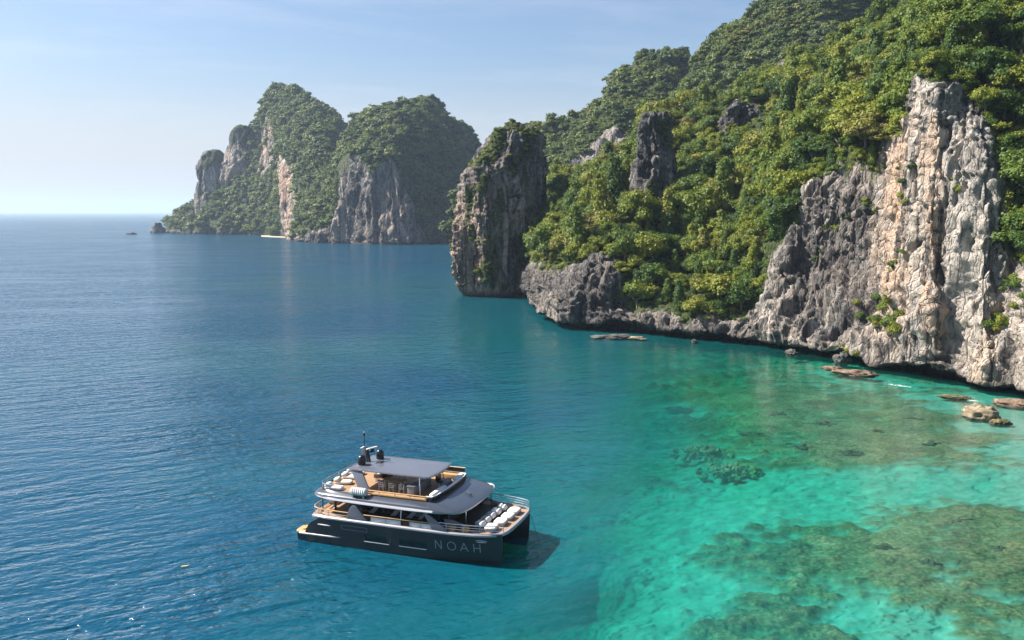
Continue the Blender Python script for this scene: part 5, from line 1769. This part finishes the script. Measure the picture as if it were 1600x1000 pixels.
for x, y in ((-0.95, -0.45), (0.95, -0.45), (-0.95, 0.45), (0.95, 0.45)):
    MB().box((x, y, 0.35), (0.09, 0.09, 0.7)).build('leg', M_WHITEPAINT, tb)


def chair(x, y, rz, lab):
    e = deck_thing('deck_chair', x, y, 5.57, rz, lab, 'chair', 'chairs round the dining table')
    MB().box((0, 0, 0.44), (0.55, 0.52, 0.06)).build('seat', M_CREAM, e, 0.02)
    fr = MB().tube([(-0.27, -0.25, 0.9), (-0.27, 0.25, 0.9)], 0.03)
    fr.tube([(-0.27, -0.25, 0.66), (-0.27, 0.25, 0.66)], 0.022)
    fr.build('back_frame', M_WHITEPAINT, e)
    for sx in (-0.27, 0.27):
        for sy in (-0.25, 0.25):
            MB().tube([(sx, sy, 0), (sx, sy, 0.9 if sx < 0 else 0.66)], 0.028).build('leg', M_WHITEPAINT, e)
    for sy in (-0.25, 0.25):
        MB().tube([(-0.27, sy, 0.66), (0.27, sy, 0.66)], 0.03).build('armrest', M_WHITEPAINT, e)


for x, y, rz, lab in ((-2.45, -2.25, 1.57, 'white framed chair on the near side of the table, towards the stern'), (-1.3, -2.2, 1.57, 'white framed chair on the near side of the table, in the middle'),
                      (-0.1, -2.3, 1.75, 'white framed chair on the near side of the table, beside the bar'), (-2.4, 0.65, -1.57, 'white framed chair on the far side of the table, towards the stern'),
                      (-1.3, 0.7, -1.57, 'white framed chair on the far side of the table, towards the bar'), (-3.6, -0.75, 0.0, 'white framed chair at the stern end of the table')):
    chair(x, y, rz, lab)
for x, y, mt, lab in ((6.6, -4.75, M_MUSTARD, 'mustard cube stool on the near side deck below the brow'), (8.0, -4.62, M_ORANGE, 'low orange cube stool by the near bow rail')):
    e = deck_thing('cube_stool', x, y, 3.13, 0.0, lab, 'stool')
    MB().box((0, 0, 0.2), (0.75, 0.5, 0.4)).build('body', mt, e, 0.05)
    MB().pillow((0, 0, 0.44), (0.75, 0.5, 0.14), seed=9).build('seat', mt, e)
# ------------------------------------------------------------------ rocks, bushes on the cliffs, small boats, foam
M_BOULDER = None


def boulder_material(name, c0, c1, moss=(0.07, 0.07, 0.02)):
    t = NT(name)
    pos = t.n('NewGeometry').outputs['Position']
    a = t.noise(pos, 1.3, 6.0, 0.68, 0.4)
    col = t.ramp(a, [(0.3, tuple(c * 0.35 for c in c0)), (0.48, c0), (0.7, c1)])
    nz = t.n('SeparateXYZ', Vector=t.n('NewGeometry').outputs['Normal']).outputs[2]
    col = t.mix(t.math('MULTIPLY', t.ramp(t.noise(pos, 0.7, 4.0), [(0.5, 0.0), (0.62, 0.7)]), t.ramp(nz, [(0.4, 0.0), (0.8, 1.0)])), col, moss)
    z = t.n('SeparateXYZ', Vector=pos).outputs[2]
    col = t.mix(t.ramp(t.math('ADD', z, t.math('MULTIPLY', a, 0.4)), [(0.35, 0.75), (0.7, 0.0)]), col, (0.05, 0.04, 0.025))
    b = t.n('BsdfPrincipled', Base__Color=col, Roughness=0.85)
    bp = t.n('Bump', Height=t.noise(pos, 3.0, 6.0, 0.7), Strength=0.8, Distance=0.25)
    t.link(bp.outputs[0], b.inputs['Normal'])
    return t.surf(b.outputs[0])


M_TANROCK = boulder_material('tan_rock', (0.22, 0.17, 0.105), (0.4, 0.33, 0.23))
M_REDROCK = boulder_material('reddish_ledge', (0.17, 0.105, 0.07), (0.31, 0.215, 0.15))
M_OLIVEROCK = boulder_material('weedy_rock', (0.11, 0.09, 0.035), (0.22, 0.17, 0.07))
M_DARKROCK = boulder_material('dark_sea_rock', (0.075, 0.07, 0.065), (0.16, 0.15, 0.14))


def rock_mesh(seed, size, sharp=0.35, res=4):
    bm = bmesh.new()
    bmesh.ops.create_icosphere(bm, subdivisions=res, radius=1.0)
    co = np.array([v.co[:] for v in bm.verts])
    d = co / np.linalg.norm(co, axis=1)[:, None]
    r = 1 + sharp * (0.55 * fbm(d * 1.4 + seed, 3, seed) + 0.5 * ridged(d * 2.0 + seed, 3, seed + 4, 0.55) - 0.45)
    c = noise3(d * 3.1 + seed, seed + 8) * 2.2
    r += 0.12 * sharp * (np.floor(c) + np.clip((c - np.floor(c)) * 4 - 3, 0, 1))
    co = d * r[:, None] * np.array(size) / 2
    for v, p in zip(bm.verts, co):
        v.co = p
    me = bpy.data.meshes.new('rock')
    bm.to_mesh(me)
    bm.free()
    me.polygons.foreach_set('use_smooth', np.ones(len(me.polygons), dtype=bool))
    return me


def rock(name, u, v, size, mat, seed, label, z=0.0, rz=0.0, sharp=0.5, group=None, cat='rock'):
    o = obj(name, rock_mesh(seed, size, sharp), mat)
    p = on_water(u, v)
    o.location = (p.x, p.y, z)
    o.rotation_euler = (0, 0, rz)
    return tag(o, label, cat, group)


LEDGE = -0.86   # the shore runs this way, in radians from +X
rock('boulder', 1533, 653, (6.2, 4.4, 4.0), M_TANROCK, 3, 'tan boulder standing alone in the shallows below the pale cliff', 0.3, -0.3)
rock('flat_rock', 1563, 661, (3.6, 2.6, 1.3), M_OLIVEROCK, 5, 'low olive rock awash just right of the tan boulder', 0.05)
rock('rock_ledge', 1338, 586, (9.0, 3.6, 1.8), M_REDROCK, 7, 'reddish rock ledge at the foot of the grey wall', 0.3, LEDGE + 0.35)
rock('rock_ledge', 1300, 577, (4.5, 2.6, 1.2), M_REDROCK, 8, 'small reddish ledge awash left of the bigger one', 0.15, LEDGE + 0.35)
rock('rock_ledge', 1588, 634, (8.0, 3.4, 2.0), M_REDROCK, 9, 'tan ledge at the cliff foot on the right edge of the picture', 0.3, LEDGE + 0.3)
rock('rock_ledge', 1492, 622, (6.0, 2.4, 1.0), M_OLIVEROCK, 10, 'thin olive ledge awash under the cave below the pale cliff', 0.1, LEDGE + 0.3)
rock('rock_ledge', 958, 530, (12.0, 4.2, 2.4), M_DARKROCK, 11, 'long low grey ledge at the foot of the dark headland tip', 0.3, -0.1)
rock('rock_ledge', 993, 531, (6.0, 2.6, 1.5), M_TANROCK, 12, 'pale log shaped ledge just right of the long grey one', 0.25, -0.3)
rock('boulder', 1316, 566, (4.0, 3.4, 3.6), M_DARKROCK, 14, 'rounded dark boulder in the undercut of the grey wall', 0.7)
def reef_head(u, v, w, d, seed, label):
    """a ragged clump of coral growth, built of many lumps in one mesh"""
    r = random.Random(seed)
    vs_, fs_, off = [], [], 0
    for i in range(34):
        a, q = r.uniform(0, 6.28), math.sqrt(r.random())
        x, y = math.cos(a) * q * w / 2, math.sin(a) * q * d / 2
        s = r.uniform(0.8, 2.2) * (1.15 - 0.6 * q)
        me = rock_mesh(seed + i, (s * r.uniform(1, 1.6), s, s * 0.9), 1.0, 2)
        top = -0.65 - 0.9 * q ** 2 - r.uniform(0, 0.4)
        rz = r.uniform(0, 3)
        for p in me.vertices:
            vs_.append((x + p.co.x * math.cos(rz) - p.co.y * math.sin(rz), y + p.co.x * math.sin(rz) + p.co.y * math.cos(rz), p.co.z + top - s * 0.4))
        fs_ += [tuple(k + off for k in f.vertices) for f in me.polygons]
        off += len(me.vertices)
        bpy.data.meshes.remove(me)
    me = bpy.data.meshes.new('reef_head')
    me.from_pydata(vs_, [], fs_)
    o = obj('reef_head', me, M_REEF)
    o.location = on_water(u, v)
    return tag(o, label, 'reef')


M_REEF = plain('coral_growth', (0.27, 0.19, 0.09), 0.9, grain=0.3, scale=1.2)
reef_head(1098, 691, 10, 8, 400, 'oval brown reef head lying under water, the farther of two')
reef_head(1142, 718, 10.5, 7, 450, 'long brown reef head lying under water, the nearer of two')
rock('sea_rock', 247, 364, (24, 20, 32), M_DARKROCK, 17, 'dark pointed rock in the sea off the far left tip of the island', -1.0, 0, 0.6)
rock('sea_rock', 205, 366, (16, 10, 5), M_DARKROCK, 18, 'low dark rock awash on open water at the far left', 0.3, 0, 0.5)
r6 = random.Random(5)
for i, (u, v, w) in enumerate(((1215, 640, 3.2), (1290, 655, 4.0), (1372, 668, 3.4), (1180, 668, 3.0), (1330, 700, 3.6), (1430, 650, 3.0), (1255, 690, 3.4), (1460, 688, 3.2), (1110, 640, 3.0), (1060, 622, 3.6),
                               (1385, 845, 2.0), (1500, 805, 2.2), (1560, 850, 2.0), (1250, 838, 2.0), (1450, 870, 2.2))):
    d, _ = sound_at(np.array([on_water(u, v).x]), np.array([on_water(u, v).y]))
    d = float(d[0])
    o = rock('coral_head', u, v, (w * r6.uniform(0.8, 1.3), w * r6.uniform(0.6, 0.9), min(1.3, d * 0.75)), M_OLIVEROCK if i % 3 else M_REDROCK, 30 + i,
             ('reddish' if i % 3 == 0 else 'olive brown') + (' coral head on the pale sand patch' if u > 1290 and 730 < v < 790 else ' coral head on the dark reef farther from the camera' if v < 730 else ' coral head on the dark reef nearer the camera'), -d * 0.8, r6.uniform(-0.6, 0.6), 1.1, 'coral heads scattered over the reef', 'coral')

# rocks fallen from the cliffs, lying along the foot of the headland
foot_pts = [(1092, 536), (1240, 555), (820, 464)]
for i, (u, v) in enumerate(foot_pts):
    u += r6.uniform(-8, 8)
    w = r6.uniform(1.6, 3.8)
    where = 'between the sea stack and the headland tip' if u < 840 else 'under the dark headland tip' if u < 950 else 'below the jungle slope' if u < 1200 else 'below the dark grey wall' if u < 1400 else 'below the pale cliff'
    rock('fallen_rock', u, v + r6.uniform(-3, 2), (w, w * r6.uniform(0.6, 0.9), w * r6.uniform(0.45, 0.8)), (M_DARKROCK, M_DARKROCK, M_REDROCK)[i % 3 if w > 2.4 else 0], 80 + i,
         ('reddish' if i % 3 == 2 and w > 2.4 else 'rough dark') + ' fallen rock at the waterline ' + where, w * 0.1, r6.uniform(0, 3), 0.9, 'fallen rocks along the foot of the headland')

# bushes that cling to the bare rock
BUSH = []
for i, (v_, f_) in enumerate(SCRUB):
    me = np_mesh('bush', v_, f_, smooth=False)
    me.materials.append(M_LEAF)
    BUSH.append(me)
PATCH = [  # centre, spread, how many, size, label
    (1375, 492, 42, 22, 15, (1.3, 2.4), 'yellow-green bush in the broad clump low on the grey cliff'),
    (1555, 505, 16, 28, 8, (1.0, 1.9), 'yellow-green bush in the upright clump low on the pale cliff'),
    (1362, 320, 20, 12, 5, (1.0, 1.8), 'bush hanging at the top of the dark wall'),
    (1312, 348, 26, 16, 5, (0.8, 1.4), 'bush on the slanting crack across the dark wall'),
    (1400, 395, 18, 22, 6, (0.9, 1.6), 'bush on the ledge between dark wall and pale cliff'),
    (1275, 400, 10, 10, 3, (0.9, 1.4), 'small bush at the left edge of the dark wall'),
    (1490, 300, 12, 20, 4, (0.7, 1.2), 'small bush high on the pale cliff'),
    (970, 463, 13, 12, 5, (1.0, 1.7), 'bright bush on the dark rock of the headland tip'),
    (1410, 300, 10, 40, 5, (1.0, 1.6), 'bush in the gully beside the pale cliff'),
    (1585, 440, 14, 40, 7, (1.1, 2.0), 'bush on the broken rock at the right edge of the cliff'),
    (1330, 545, 30, 12, 5, (0.7, 1.2), 'small bush near the foot of the grey wall'),
    (760, 372, 26, 32, 11, (0.9, 1.8), 'bush in the clump low on the sea stack'),
    (795, 262, 20, 26, 8, (0.8, 1.6), 'bush in the clump high on the sea stack'),
    (745, 290, 14, 40, 7, (0.8, 1.5), 'bush along the left shoulder of the sea stack'),
    (790, 330, 30, 20, 5, (0.7, 1.2), 'bush on the middle ledges of the sea stack'),
]
for pu, pv, su_, sv_, n, sz, lab in PATCH:
    k = tries = 0
    while k < n and tries < n * 12:
        tries += 1
        d = ray(r6.gauss(pu, su_ * 0.5), r6.gauss(pv, sv_ * 0.5)).normalized()
        hit, nr, _i, _d = NEAR_BVH.ray_cast(EYE, d, 900)
        if hit is None or hit.z < 3:
            continue
        if nr.dot(d) > 0:
            nr = -nr
        s = r6.uniform(*sz)
        o = bpy.data.objects.new('cliff_bush', BUSH[r6.randrange(3)])
        COL.objects.link(o)
        o.location = hit - nr * s * 0.15
        up = (nr * 0.6 + Vector((0, 0, 0.9))).normalized()
        o.rotation_mode = 'QUATERNION'
        o.rotation_quaternion = up.to_track_quat('Z', 'Y') @ Matrix.Rotation(r6.uniform(0, 6.28), 3, 'Z').to_quaternion()
        o.scale = (s, s, s * r6.uniform(0.8, 1.2))
        tag(o, lab, 'bush', 'bushes clinging to the bare rock')
        k += 1

# beach and moored boats by the far island
bp_ = [on_water(u, v, 0.25) for u, v in ((408, 369.5), (425, 370.5), (448, 371.3), (447, 369.3), (428, 368), (408, 367.5))]
MBb = MB()
MBb.loft([[p + Vector((0, 0, -1.5)) for p in bp_], bp_])
tag(MBb.build('beach', plain('beach_sand', (0.4, 0.34, 0.25), 0.9, scale=0.4)), 'strip of pale sand at the foot of the far island', 'beach', kind='structure')


def motorboat(u, v, rz, lab):
    e = empty('motorboat', on_water(u, v), rz)
    tag(e, lab, 'boat', 'boats moored off the far island')
    m = MB()
    m.loft([[(x, -w, 0.9 + sh), (x, -w * 0.8, 0.0), (x, 0, -0.4), (x, w * 0.8, 0.0), (x, w, 0.9 + sh)] for x, w, sh in ((-4.5, 1.2, 0), (-1, 1.4, 0.05), (2, 1.25, 0.2), (4, 0.7, 0.45), (5.2, 0.08, 0.7))])
    m.build('hull', M_WHITEPAINT, e)
    MB().box((-0.6, 0, 2.3), (4.2, 2.3, 0.12)).build('canopy', M_WHITE, e, 0.04)
    for x, y in ((-2.5, -1), (-2.5, 1), (1.3, -1), (1.3, 1)):
        MB().tube([(x, y, 0.9), (x, y, 2.25)], 0.05).build('post', M_STEEL, e)
    MB().box((0.2, 0, 1.2), (1.4, 1.2, 0.7), taper=0.85).build('console', M_GREYSOFA, e, 0.05)
    MB().box((-4.7, 0, 0.8), (0.5, 0.5, 1.2)).build('outboard', M_BLACK, e, 0.08)


motorboat(452, 372, 0.2, 'small white motorboat moored close under the island cliff')
motorboat(463, 375.5, -0.1, 'small white motorboat moored a little farther out from the cliff')

# foam where the swell washes the ledges
def foam_material():
    t = NT('sea_foam')
    pos = t.n('NewGeometry').outputs['Position']
    a = t.noise(t.mapped((1.6, 2.6, 1), src=pos), 1.0, 5.0, 0.7, 1.0)
    b = t.n('BsdfDiffuse', Color=(0.75, 0.78, 0.76, 1))
    tr = t.n('BsdfTransparent')
    mx = t.n('MixShader', i0=t.ramp(a, [(0.47, 0.0), (0.6, 0.95)]), i1=tr.outputs[0], i2=b.outputs[0])
    return t.surf(mx.outputs[0])


m = MB()
for (ua, va, ub, vb, w) in ((1388, 600, 1424, 605, 0.9), (1500, 622, 1528, 627, 0.9), (826, 473, 844, 476, 1.5)):
    a, b = on_water(ua, va, 0.035), on_water(ub, vb, 0.035)
    n = 8
    top, bot = [], []
    for i in range(n + 1):
        p = a.lerp(b, i / n)
        k = math.sin(math.pi * (0.06 + 0.88 * i / n)) * w
        nrm = Vector((-(b - a).y, (b - a).x, 0)).normalized()
        top.append(p + nrm * k * r6.uniform(0.6, 1.2))
        bot.append(p - nrm * k * r6.uniform(0.6, 1.2))
    m.add(top + bot, [(i, i + 1, n + 2 + i, n + 1 + i) for i in range(n)])
tag(m.build('foam', foam_material(), smooth=False), 'thin white foam where the swell washes the ledges', 'foam', kind='stuff')
m = MB()
m.loft([[(x, -w, 0.02 + h), (x, 0, 0.06 + h), (x, w, 0.02 + h), (x, 0, -0.02 + h)] for x, w, h in ((-0.42, 0.02, 0.0), (-0.2, 0.1, 0.04), (0.1, 0.13, 0.06), (0.3, 0.08, 0.08), (0.46, 0.01, 0.14))])
o = m.build('floating_leaf', plain('yellow_leaf', (0.5, 0.36, 0.06), 0.6))
o.location = on_water(289, 885, 0.05)
o.rotation_euler = (0, 0, 0.15)
tag(o, 'small yellow leaf drifting on the open water left of the yacht', 'leaf')
# ------------------------------------------------------------------ sea air
HAZE = 0.00007
t = NT('sea_air')
pv = t.n('VolumePrincipled', Color=(0.6, 0.77, 1.0, 1.0), Density=HAZE)
pv.inputs['Anisotropy'].default_value = 0.2
t.link(pv.outputs[0], t.out.inputs['Volume'])
bm = bmesh.new()
bmesh.ops.create_cube(bm, size=1.0)
me = bpy.data.meshes.new('haze')
bm.to_mesh(me)
bm.free()
hz = obj('haze', me, t.m)
hz.scale = (124000, 124000, 400)
hz.location = (0, 0, 400 / 2 - 62)
hz.visible_shadow = True
tag(hz, 'thin pale sea haze lying over the whole bay', 'haze', kind='stuff')
